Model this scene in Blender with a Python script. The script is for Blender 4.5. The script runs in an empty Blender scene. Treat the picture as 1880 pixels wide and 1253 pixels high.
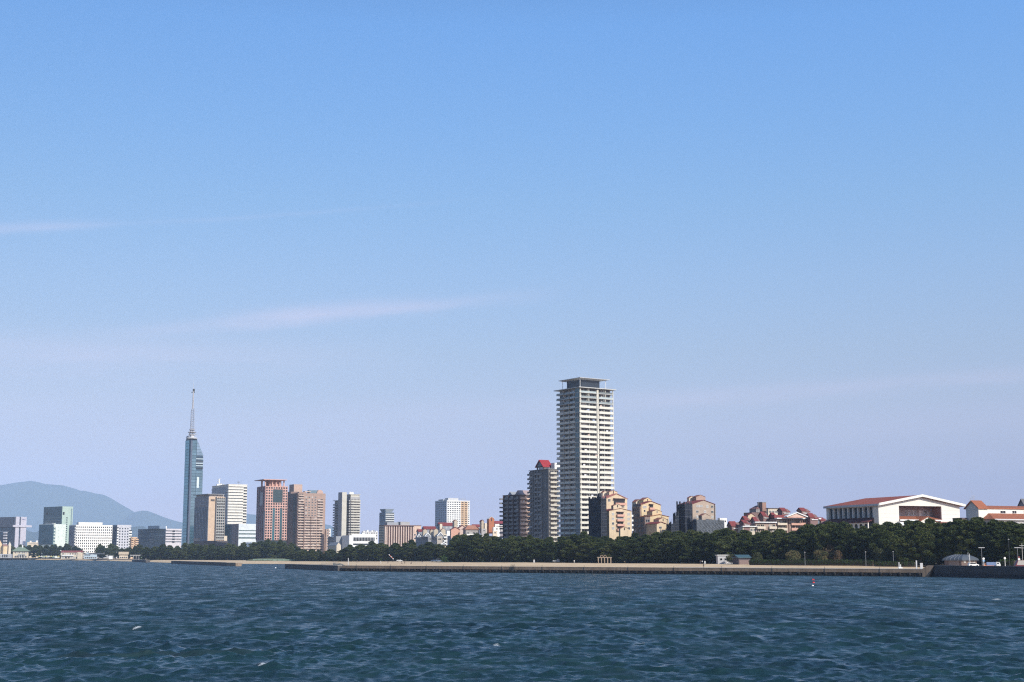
import bpy, math, random
import numpy as np
from mathutils import Vector, Matrix, noise as mnoise
R = math.radians
sc = bpy.context.scene
col = sc.collection
# ---------------------------------------------------------------- camera
F = 2611.1            # focal length in pixels of the 1880 px wide photograph (50 mm on 36 mm)
H = 8.0               # the camera stands 8 m above the water
AL = math.atan(391.5 / F)
cam_d = bpy.data.cameras.new('camera'); cam = bpy.data.objects.new('camera', cam_d); col.objects.link(cam)
cam_d.lens = 50; cam_d.sensor_width = 36; cam_d.clip_start = 0.5; cam_d.clip_end = 60000
cam.location = (0, 0, H); cam.rotation_euler = (math.pi / 2 + AL, 0, 0)
sc.camera = cam
# ---------------------------------------------------------------- light
SUN_EL, SUN_AZ = 33.0, 140.0
world = bpy.data.worlds.new('World'); sc.world = world; world.use_nodes = True
wn = world.node_tree; WN = wn.nodes; WL = wn.links
sky = WN.new('ShaderNodeTexSky'); sky.sky_type = 'NISHITA'; sky.sun_disc = False
sky.sun_elevation = R(SUN_EL); sky.sun_rotation = R(SUN_AZ)
tc = WN.new('ShaderNodeTexCoord'); sep = WN.new('ShaderNodeSeparateXYZ'); WL.new(tc.outputs['Generated'], sep.inputs[0])
def wmath(op, a, b=None, c=None):
    n = WN.new('ShaderNodeMath'); n.operation = op
    for i, v in enumerate((a, b, c)):
        if v is None: continue
        if isinstance(v, (int, float)): n.inputs[i].default_value = v
        else: WL.new(v, n.inputs[i])
    return n.outputs[0]
rad = wmath('SQRT', wmath('ADD', wmath('MULTIPLY', sep.outputs[0], sep.outputs[0]), wmath('MULTIPLY', sep.outputs[1], sep.outputs[1])))
elev = wmath('DEGREES', wmath('ARCTAN2', sep.outputs[2], rad))
azim = wmath('DEGREES', wmath('ARCTAN2', sep.outputs[0], sep.outputs[1]))
ramp = WN.new('ShaderNodeValToRGB')      # the clear, dry autumn air of the photograph is bluer than the model sky
SK = [(0.0, (1.3, 1.12, 1.85)), (2, (.98, .80, 1.24)), (4, (.90, .75, .97)), (6, (.90, .79, .91)), (8, (.90, .84, .93)),
      (11, (.89, .94, 1.07)), (14, (.84, 1.02, 1.19)), (17, (.79, 1.08, 1.35)), (21, (.75, 1.15, 1.54)), (30, (.47, .78, 1.12))]
cr = ramp.color_ramp
cr.elements[0].position = 0; cr.elements[0].color = (*[c / 2 for c in SK[0][1]], 1)
cr.elements[1].position = 1; cr.elements[1].color = (*[c / 2 for c in SK[-1][1]], 1)
for e, c in SK[1:-1]:
    q = cr.elements.new(e / 30); q.color = (*[v / 2 for v in c], 1)
WL.new(wmath('DIVIDE', elev, 30.0), ramp.inputs[0])
mul = WN.new('ShaderNodeVectorMath'); mul.operation = 'MULTIPLY'
WL.new(sky.outputs[0], mul.inputs[0]); WL.new(ramp.outputs[0], mul.inputs[1])
sc2 = WN.new('ShaderNodeVectorMath'); sc2.operation = 'SCALE'; WL.new(mul.outputs[0], sc2.inputs[0]); WL.new(wmath('MULTIPLY', 2.0, wmath('MULTIPLY_ADD', wmath('MAXIMUM', -24.0, wmath('MINIMUM', 24.0, azim)), .0068, 1.0)), sc2.inputs['Scale'])
# thin cirrus streaks: (azimuth, elevation) of two ends, half thickness in degrees, strength
def streak(a0, e0, a1, e1, th, k, fade=3.0):
    t = wmath('DIVIDE', wmath('SUBTRACT', azim, a0), a1 - a0)
    line = wmath('MULTIPLY_ADD', t, e1 - e0, e0)
    nz = WN.new('ShaderNodeTexNoise'); cmb = WN.new('ShaderNodeCombineXYZ')
    WL.new(wmath('MULTIPLY', azim, 0.28), cmb.inputs[0]); WL.new(wmath('MULTIPLY', wmath('SUBTRACT', elev, line), 1.4), cmb.inputs[1]); cmb.inputs[2].default_value = a0 * 3.1
    WL.new(cmb.outputs[0], nz.inputs['Vector']); nz.inputs['Scale'].default_value = 1.0; nz.inputs['Detail'].default_value = 7; nz.inputs['Roughness'].default_value = .62
    d = wmath('DIVIDE', wmath('SUBTRACT', wmath('ADD', elev, wmath('MULTIPLY', wmath('SUBTRACT', nz.outputs[0], .5), th * 1.6)), line), th)
    g = wmath('EXPONENT', wmath('MULTIPLY', wmath('MULTIPLY', d, d), -1.0))
    ends = WN.new('ShaderNodeMath'); ends.operation = 'MULTIPLY'; ends.use_clamp = True
    u = wmath('SUBTRACT', 1.0, wmath('ABSOLUTE', wmath('MULTIPLY_ADD', t, 2.0, -1.0)))
    WL.new(u, ends.inputs[0]); ends.inputs[1].default_value = fade
    n2 = wmath('MULTIPLY', nz.outputs[0], 1.7)
    return wmath('MULTIPLY', wmath('MULTIPLY', g, ends.outputs[0]), wmath('MULTIPLY', n2, k))
parts = [streak(-17.5, 8.35, 2.5, 10.55, .30, .34, 1.5), streak(-12.5, 9.25, -2.8, 10.2, .30, .26, 1.4),
         streak(-27, 11.5, -15.5, 12.8, .20, .26, 2.0), streak(-22, 12.1, 0, 14.4, .09, .07, 1.5),
         streak(-40, 7.2, -3, 7.9, .75, .34, 1.6), streak(-34, 5.2, -8, 6.0, 1.2, .14, 1.4), streak(-26, 3.9, 8, 4.6, 1.5, .20, 1.2),
         streak(-1, 5.9, 28, 7.1, .34, .26, 1.6), streak(4, 4.6, 30, 5.6, .8, .16, 1.5), streak(-14, 5.3, 16, 6.3, .5, .12, 1.3)]
tot = parts[0]
for p_ in parts[1:]: tot = wmath('ADD', tot, p_)
cm = WN.new('ShaderNodeMix'); cm.data_type = 'RGBA'; cm.clamp_factor = True
WL.new(tot, cm.inputs[0]); WL.new(sc2.outputs[0], cm.inputs[6]); cm.inputs[7].default_value = (5.9, 5.5, 6.9, 1)
bg = WN['Background']; WL.new(cm.outputs[2], bg.inputs[0]); bg.inputs[1].default_value = 0.1
sl = bpy.data.lights.new('sun', 'SUN'); sl.energy = 3.7; sl.angle = R(.55); sl.color = (1, .925, .81)
so = bpy.data.objects.new('sun', sl); col.objects.link(so)
sdir = Vector((math.sin(R(SUN_AZ)) * math.cos(R(SUN_EL)), math.cos(R(SUN_AZ)) * math.cos(R(SUN_EL)), math.sin(R(SUN_EL))))
so.rotation_euler = sdir.to_track_quat('Z', 'Y').to_euler()
sc.view_settings.view_transform = 'Standard'; sc.view_settings.look = 'None'
sc.view_settings.exposure = 0.45; sc.view_settings.gamma = 1
sc.render.engine = 'CYCLES'
sc.cycles.volume_bounces = 0; sc.cycles.max_bounces = 6; sc.cycles.diffuse_bounces = 3; sc.cycles.glossy_bounces = 3
sc.cycles.transparent_max_bounces = 8; sc.cycles.use_denoising = False; sc.cycles.filter_width = 1.2; sc.cycles.use_adaptive_sampling = False
sc.cycles.sample_clamp_indirect = 4
# ---------------------------------------------------------------- photograph pixels to places
def ray(px, py):
    x, y = px - 940.0, 626.5 - py
    dy = F * math.cos(AL) - y * math.sin(AL); dz = y * math.cos(AL) + F * math.sin(AL)
    return x / dy, dz / dy
def gx(px, D, py=1000): return ray(px, py)[0] * D
def gz(py, D): return H + ray(940, py)[1] * D
def at(px, D, z=None, py=1000):
    return Vector((gx(px, D, py), D, gz(py, D) if z is None else z))
def wd(py, z=0.0):            # distance at which the level z shows at picture row py
    return (H - z) / -ray(940, py)[1]
def zland(px):
    return 2.0 + 1.5 * min(1, max(0, (px - 650) / 250.0))
def zg(px, D):                # height of the ground behind the seawall
    zl = zland(px)
    if px < 640: return zl
    if px > 1700: return 3.4
    k = ray(px, 1035)[0]; A, B = (-82.6, 694.0), (150.1, 521.0); t = (k*A[1]-A[0])/((B[0]-A[0])-k*(B[1]-A[1])); back = D - (A[1]+(B[1]-A[1])*min(t, 1))
    return min(zl, 2.62) + (zl-min(zl, 2.62))*min(1, max(0, (back-42)/48))
# ---------------------------------------------------------------- materials
MATS = {}
def mat(name, c, rough=.75, var=.12, scale=.25, metal=0.0, rnd=0.0, spec=.4, grime=0.0, bump=0.0):
    if name in MATS: return MATS[name]
    m = bpy.data.materials.new(name); m.use_nodes = True; nt = m.node_tree; N = nt.nodes; L = nt.links
    b = N['Principled BSDF']; b.inputs['Roughness'].default_value = rough; b.inputs['Metallic'].default_value = metal
    b.inputs['Specular IOR Level'].default_value = spec
    g = N.new('ShaderNodeNewGeometry')
    n = N.new('ShaderNodeTexNoise'); n.inputs['Scale'].default_value = scale; n.inputs['Detail'].default_value = 5; n.inputs['Roughness'].default_value = .6
    L.new(g.outputs['Position'], n.inputs['Vector'])
    mr = N.new('ShaderNodeMapRange'); mr.inputs[1].default_value = .3; mr.inputs[2].default_value = .7; mr.inputs[3].default_value = 1 - var; mr.inputs[4].default_value = 1 + var * .6
    L.new(n.outputs[0], mr.inputs[0]); f = mr.outputs[0]
    if grime:
        st = N.new('ShaderNodeTexNoise'); mp = N.new('ShaderNodeMapping'); mp.inputs['Scale'].default_value = (1.6, 1.6, .12)
        L.new(g.outputs['Position'], mp.inputs[0]); L.new(mp.outputs[0], st.inputs['Vector']); st.inputs['Scale'].default_value = .8; st.inputs['Detail'].default_value = 4
        m3 = N.new('ShaderNodeMapRange'); m3.inputs[1].default_value = .45; m3.inputs[2].default_value = .75; m3.inputs[3].default_value = 1; m3.inputs[4].default_value = 1 - grime
        L.new(st.outputs[0], m3.inputs[0]); mm = N.new('ShaderNodeMath'); mm.operation = 'MULTIPLY'; L.new(f, mm.inputs[0]); L.new(m3.outputs[0], mm.inputs[1]); f = mm.outputs[0]
    if rnd:
        oi = N.new('ShaderNodeObjectInfo'); m2 = N.new('ShaderNodeMapRange'); m2.inputs[3].default_value = 1 - rnd; m2.inputs[4].default_value = 1 + rnd
        L.new(oi.outputs['Random'], m2.inputs[0]); mm = N.new('ShaderNodeMath'); mm.operation = 'MULTIPLY'; L.new(f, mm.inputs[0]); L.new(m2.outputs[0], mm.inputs[1]); f = mm.outputs[0]
    v = N.new('ShaderNodeVectorMath'); v.operation = 'SCALE'; v.inputs[0].default_value = c; L.new(f, v.inputs['Scale']); L.new(v.outputs[0], b.inputs['Base Color'])
    if bump:
        bp = N.new('ShaderNodeBump'); bp.inputs['Strength'].default_value = bump; bp.inputs['Distance'].default_value = .1
        L.new(n.outputs[0], bp.inputs['Height']); L.new(bp.outputs[0], b.inputs['Normal'])
    MATS[name] = m; return m
def glass(name, c, rough=.12, curtain=.25, cc=(.35, .34, .32), metal=.0):
    """window glass: dark, glossy, some panes backed by pale curtains"""
    if name in MATS: return MATS[name]
    m = bpy.data.materials.new(name); m.use_nodes = True; nt = m.node_tree; N = nt.nodes; L = nt.links
    b = N['Principled BSDF']; b.inputs['Roughness'].default_value = rough; b.inputs['IOR'].default_value = 1.5; b.inputs['Metallic'].default_value = metal
    oi = N.new('ShaderNodeObjectInfo'); r = N.new('ShaderNodeValToRGB'); r.color_ramp.interpolation = 'CONSTANT'
    e = r.color_ramp.elements; e[0].color = (*c, 1); e[0].position = 0
    e[1].position = 1 - curtain; e[1].color = (*cc, 1)
    q = e.new((1 - curtain) * .5); q.color = (*[v * 1.5 for v in c], 1)
    q = e.new((1 - curtain) * .8); q.color = (*[v * .6 for v in c], 1)
    L.new(oi.outputs['Random'], r.inputs[0]); L.new(r.outputs[0], b.inputs['Base Color'])
    MATS[name] = m; return m
white = mat('white_wall', (.74, .73, .70), grime=.08)
tower_white = mat('tower_white', (.66, .625, .53), grime=.08)
cream = mat('cream_wall', (.58, .455, .31), grime=.12)
palecream = mat('pale_cream_wall', (.62, .53, .41), grime=.1)
pinkw = mat('pink_wall', (.60, .29, .22))
salmon = mat('salmon_wall', (.58, .33, .25))
brownw = mat('brown_tile_wall', (.36, .25, .20))
darkbrown = mat('dark_brown_wall', (.10, .065, .06))
beigeb = mat('beige_balcony', (.60, .43, .34))
redroof = mat('red_tile_roof', (.21, .044, .042), scale=1.5, var=.25)
orangeroof = mat('orange_tile_roof', (.32, .11, .055), scale=1.5, var=.25)
edgeroof = mat('roof_edge_tile', (.24, .09, .07), scale=1.5)
brownroof = mat('brown_red_roof', (.24, .065, .06), scale=1.2, var=.2)
concrete = mat('concrete', (.34, .31, .28), scale=.5, var=.3, grime=.25)
greyc = mat('grey_wall', (.30, .31, .33))
midgrey = mat('mid_grey_metal', (.20, .21, .23), rough=.5)
darkm = mat('dark_metal', (.04, .045, .05), rough=.5)
steel = mat('pale_steel', (.42, .43, .45), rough=.45)
whitep = mat('white_paint', (.78, .78, .76), rough=.5)
lav = mat('lavender_panel', (.50, .48, .54), rough=.5)
mint = mat('pale_green_panel', (.42, .52, .45), rough=.5)
mintw = mat('white_mint_panel', (.62, .68, .63), rough=.5)
netm = mat('dark_net', (.018, .022, .035), rough=.95, var=.5, scale=.35)
netg = mat('grey_net', (.09, .10, .115), rough=.95, var=.5, scale=.5)
gdark = glass('dark_glass', (.014, .018, .024), rough=.2, curtain=.18)
gblue = glass('blue_glass', (.03, .06, .09), curtain=.1, cc=(.12, .16, .2))
gteal = glass('teal_glass', (.035, .10, .12), rough=.18, curtain=.12, cc=(.06, .16, .18))
gflat = glass('office_glass', (.012, .025, .035), rough=.25, curtain=.05, cc=(.08, .11, .13))
# the tower skin: half mirrored glass
gmir = mat('mirror_glass', (.15, .27, .33), rough=.13, var=.25, scale=.06, metal=.75, rnd=.16)
gmirs = mat('sloping_mirror_glass', (.24, .37, .46), rough=.12, metal=.75, rnd=.1)
# ---------------------------------------------------------------- mesh tools
class MB:
    def __init__(s): s.v = []; s.f = []; s.m = []
    def add(s, vs, fs, mi=0):
        n = len(s.v); s.v += [tuple(v) for v in vs]; s.f += [tuple(i + n for i in f) for f in fs]; s.m += [mi] * len(fs); return s
    def box(s, x0, x1, y0, y1, z0, z1, mi=0):
        if x0 > x1: x0, x1 = x1, x0
        if y0 > y1: y0, y1 = y1, y0
        return s.add([(x0,y0,z0),(x1,y0,z0),(x1,y1,z0),(x0,y1,z0),(x0,y0,z1),(x1,y0,z1),(x1,y1,z1),(x0,y1,z1)],
                     [(0,3,2,1),(4,5,6,7),(0,1,5,4),(1,2,6,5),(2,3,7,6),(3,0,4,7)], mi)
    def loft(s, rings, mi=0, cap=True):
        n = len(rings[0]); vs = [v for r in rings for v in r]; fs = []
        for k in range(len(rings) - 1):
            for i in range(n):
                j = (i + 1) % n; fs.append((k*n+i, k*n+j, (k+1)*n+j, (k+1)*n+i))
        if cap: fs.append(tuple(range(n))[::-1]); fs.append(tuple((len(rings)-1)*n + i for i in range(n)))
        return s.add(vs, fs, mi)
    def tube(s, a, b, r0, r1=None, n=6, mi=0):
        a, b = Vector(a), Vector(b); r1 = r0 if r1 is None else r1
        d = (b - a).normalized(); u = d.cross(Vector((0,0,1)) if abs(d.z) < .9 else Vector((1,0,0))).normalized(); w = d.cross(u)
        rg = [[c + r * (math.cos(t) * u + math.sin(t) * w) for t in [2*math.pi*i/n for i in range(n)]] for c, r in ((a, r0), (b, r1))]
        return s.loft(rg, mi)
    def lathe(s, pts, n=10, c=(0,0,0), mi=0):
        return s.loft([[(c[0]+r*math.cos(2*math.pi*i/n), c[1]+r*math.sin(2*math.pi*i/n), c[2]+z) for i in range(n)] for r, z in pts], mi)
    def gable(s, x0, x1, y0, y1, z0, rise, axis):
        """solid triangular prism; axis: direction of the ridge"""
        if axis == 'y':
            m = (x0+x1)/2; a = [(x0,y0,z0),(x1,y0,z0),(m,y0,z0+rise)]; b = [(p[0],y1,p[2]) for p in a]
        else:
            m = (y0+y1)/2; a = [(x1,y0,z0),(x1,y1,z0),(x1,m,z0+rise)]; b = [(x0,p[1],p[2]) for p in a]
        return s.add(a + b, [(0,1,2),(5,4,3),(0,3,4,1),(1,4,5,2),(2,5,3,0)])
    def groof(s, x0, x1, y0, y1, z0, rise, axis, ov=.6, th=.3, mi=0):
        """two roof slabs over a gable, lifted 3 mm off it"""
        e = .02
        if axis == 'y':
            m, hw = (x0+x1)/2, (x1-x0)/2; k = rise/hw; Y0, Y1 = y0-ov, y1+ov
            for sg in (-1, 1):
                xe = m + sg*(hw+ov); ze = z0 - k*ov + e; zr = z0 + rise + e
                q = [(m,Y0,zr),(xe,Y0,ze),(xe,Y1,ze),(m,Y1,zr)]; s.add(q + [(p[0],p[1],p[2]+th) for p in q], [(0,1,2,3),(7,6,5,4),(0,4,5,1),(1,5,6,2),(2,6,7,3),(3,7,4,0)], mi)
        else:
            m, hw = (y0+y1)/2, (y1-y0)/2; k = rise/hw; X0, X1 = x0-ov, x1+ov
            for sg in (-1, 1):
                ye = m + sg*(hw+ov); ze = z0 - k*ov + e; zr = z0 + rise + e
                q = [(X0,m,zr),(X0,ye,ze),(X1,ye,ze),(X1,m,zr)]; s.add(q + [(p[0],p[1],p[2]+th) for p in q], [(0,1,2,3),(7,6,5,4),(0,4,5,1),(1,5,6,2),(2,6,7,3),(3,7,4,0)], mi)
        return s
    def mesh(s, name, mats, smooth=False):
        me = bpy.data.meshes.new(name); me.from_pydata(s.v, [], s.f)
        for m in (mats if isinstance(mats, (list, tuple)) else [mats]): me.materials.append(m)
        if any(s.m): me.polygons.foreach_set('material_index', s.m)
        if smooth: me.polygons.foreach_set('use_smooth', [True] * len(me.polygons))
        me.update(); return me
    def build(s, name, mats, parent=None, loc=(0,0,0), rz=0, smooth=False):
        return put(s.mesh(name, mats, smooth), name, parent, loc, rz)
def put(me, name, parent=None, loc=(0,0,0), rz=0, scl=None):
    o = bpy.data.objects.new(name, me); col.objects.link(o); o.location = loc; o.rotation_euler.z = rz
    if parent: o.parent = parent
    if scl: o.scale = scl
    return o
def tag(o, label=None, cat=None, group=None, kind=None):
    if label: o['label'] = label
    if cat: o['category'] = cat
    if group: o['group'] = group
    if kind: o['kind'] = kind
    return o
def thing(name, label, cat, loc=(0,0,0), rz=0, group=None):
    o = put(None, name, None, loc, rz); o.empty_display_size = 1; return tag(o, label, cat, group)
CACHE = {}
def cached(key, fn):
    if key not in CACHE: CACHE[key] = fn()
    return CACHE[key]
# ---------------------------------------------------------------- building tools
class Sub:
    """a rectangular block; local x runs along its right face, local y away along its left face"""
    def __init__(s, root, th, org, zb, pxL, pxC, pxR, pyT, D, py=None):
        s.root, s.th, s.zb, s.D = root, th, zb, D
        py = (pyT + 1000) / 2 if py is None else py; s.py = py
        C = Vector((gx(pxC, D, py), D)); s.C = C; c, n = math.cos(th), math.sin(th)
        s.ur, s.ul = Vector((c, n)), Vector((-n, c))
        d = C - org; s.ox, s.oy = d.dot(s.ur), d.dot(s.ul)
        s.a = s.sR(pxR); s.b = s.sL(pxL); s.b = 10.0 if s.b < .3 else min(s.b, 75.0); s.h = s.z(pyT)
    def _s(s, px, u):
        k = ray(px, s.py)[0]; return (k*s.C.y - s.C.x) / (u.x - k*u.y)
    def sR(s, px): return s._s(px, s.ur)
    def sL(s, px): return s._s(px, s.ul)
    def z(s, py, sr=0, slf=0): return gz(py, s.D + sr*s.ur.y + slf*s.ul.y) - s.zb
    def box(s, name, m, x0=0, x1=None, y0=0, y1=None, z0=0, z1=None, mb=None):
        x1 = s.a if x1 is None else x1; y1 = s.b if y1 is None else y1; z1 = s.h if z1 is None else z1
        b = mb or MB(); b.box(s.ox+x0, s.ox+x1, s.oy+y0, s.oy+y1, z0, z1)
        return b if mb else b.build(name, m, s.root)
    def fb(s, mb, face, s0, s1, z0, z1, o0, o1, mi=0):
        if face == 'R': mb.box(s.ox+s0, s.ox+s1, s.oy-o1, s.oy-o0, z0, z1, mi)
        else: mb.box(s.ox-o1, s.ox-o0, s.oy+s0, s.oy+s1, z0, z1, mi)
    def place(s, me, name, face, sc_, z, o=0):
        if face == 'R': return put(me, name, s.root, (s.ox+sc_, s.oy-o, z), 0)
        return put(me, name, s.root, (s.ox-o, s.oy+sc_, z), -math.pi/2)
    def gable(s, rise, axis, wm, rm, z=None, ov=.6, th=.3, x0=0, x1=None, y0=0, y1=None):
        z = s.h if z is None else z; x1 = s.a if x1 is None else x1; y1 = s.b if y1 is None else y1
        q = (s.ox+x0, s.ox+x1, s.oy+y0, s.oy+y1)
        MB().gable(*q, z, rise, axis).build('gable', wm, s.root)
        return MB().groof(*q, z, rise, axis, ov, th).build('roof', rm, s.root)
    def wins(s, face, s0, s1, cols, z0, rows, fh, w, h, g=None, fr=None, name='window', skip=None, o=0):
        g = g or gdark; fr = fr or white; me = winmesh(w, h, g, fr); cw = (s1-s0)/cols
        for r in range(rows):
            for c in range(cols):
                if skip and skip(c, r): continue
                s.place(me, name, face, s0+cw*(c+.5), z0+fh*(r+.5), o)
    def grid(s, face, s0, s1, z0, z1, cols, rows, ww, wh, depth, wm, g, skip=None, o=0, name='window'):
        """a wall with real openings: piers and spandrels stand proud of recessed panes"""
        cw, rh = (s1-s0)/cols, (z1-z0)/rows; px_, pz = cw*(1-ww)/2, rh*(1-wh)/2; mb = MB()
        sk = skip or (lambda c, r: False); out = o + depth
        for r in range(rows):
            za = z0 + r*rh
            for c in range(cols):
                if sk(c, r): continue
                a = s0 + c*cw
                s.fb(mb, face, a, a+px_, za, za+rh, o, out); s.fb(mb, face, a+cw-px_, a+cw, za, za+rh, o, out)
                s.fb(mb, face, a+px_, a+cw-px_, za, za+pz, o, out-.004); s.fb(mb, face, a+px_, a+cw-px_, za+rh-pz, za+rh, o, out-.004)
        w = mb.build('facade_grid', wm, s.root)
        me = cached(('pane', round(cw*ww, 2), round(rh*wh, 2), g.name), lambda: MB().box(-cw*ww/2, cw*ww/2, -.1, -.01, -rh*wh/2, rh*wh/2).mesh('window', g))
        n = 0; rest = MB()
        for r in range(rows-1, -1, -1):
            for c in range(cols):
                if sk(c, r): continue
                n += 1
                if n <= 290: s.place(me, name, face, s0+cw*(c+.5), z0+rh*(r+.5), o)
                else: s.fb(rest, face, s0+cw*c+px_, s0+cw*(c+1)-px_, z0+rh*r+pz, z0+rh*(r+1)-pz, o+.01, o+.1)
        if rest.v: tag(rest.build('window', g, s.root), kind='stuff')
        return w
    def bands(s, face, s0, s1, z0, rows, fh, bh, m, g, depth=.5, o=0, name='spandrel_panel', gname='ribbon_window'):
        w = s1-s0; k = round(w, 2)
        me = cached(('band', k, bh, m.name), lambda: MB().box(-w/2, w/2, -depth, 0, 0, bh).mesh(name, m))
        gl = cached(('rib', k, fh-bh, g.name), lambda: MB().box(-w/2+.1, w/2-.1, -.1, -.01, 0, fh-bh-.02).mesh(gname, g))
        for r in range(rows):
            s.place(me, name, face, (s0+s1)/2, z0+r*fh, o); s.place(gl, gname, face, (s0+s1)/2, z0+r*fh+bh+.01, o)
    def balconies(s, face, segs, z0, rows, fh, depth=1.4, ph=1.1, m=None, slabm=None, o=0, g=None, bays=1, ww=.8, wh=None, fr=None, win=True):
        m = m or white; slabm = slabm or m; wh = wh or fh-.7
        for (a, b) in segs:
            w = b-a
            def mk():
                q = MB(); q.box(-w/2, w/2, -depth, -.01, -.12, .1, 1); q.box(-w/2, w/2, -depth-.002, -depth+.15, .102, ph)
                q.box(-w/2, -w/2+.15, -depth+.152, -.01, .102, ph); q.box(w/2-.15, w/2, -depth+.152, -.01, .102, ph); return q.mesh('balcony', [m, slabm])
            me = cached(('balc', round(w, 2), depth, ph, m.name), mk)
            for r in range(rows):
                s.place(me, 'balcony', face, (a+b)/2, z0+r*fh, o)
                if win:
                    wm = winmesh(w/bays*ww, wh, g or gdark, fr or m)
                    for k in range(bays): s.place(wm, 'window', face, a+w*(k+.5)/bays, z0+r*fh+.12+wh/2, o)
def winmesh(w, h, g, fr, mull=True):
    w, h = round(w, 2), round(h, 2)
    def mk():
        q = MB(); t = .09; q.box(-w/2+t, w/2-t, -.06, -.01, -h/2+t, h/2-t, 0)
        for a in ((-w/2, w/2, -h/2, -h/2+t), (-w/2, w/2, h/2-t, h/2), (-w/2, -w/2+t, -h/2+t, h/2-t), (w/2-t, w/2, -h/2+t, h/2-t)):
            q.box(a[0], a[1], -.14, -.01, a[2], a[3], 1)
        if w > 1.3: q.box(-.05, .05, -.11, -.062, -h/2+t, h/2-t, 1)
        return q.mesh('window', [g, fr])
    return cached(('win', w, h, g.name, fr.name), mk)
def bld(name, label, cat, pxL, pxC, pxR, pyT, D, th, group=None, py=None, px0=None):
    zb = zg(pxC, D); th = R(th); py_ = (pyT+1000)/2 if py is None else py
    C = Vector((gx(pxC, D, py_), D)); e = thing(name, label, cat, (C.x, C.y, zb), th, group)
    s = Sub(e, th, C, zb, pxL, pxC, pxR, pyT, D, py_); s.org = C
    s.sub = lambda l, c, r, t, d, py=None: Sub(e, th, C, zb, l, c, r, t, d, py)
    return s
exec_order = []
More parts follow.
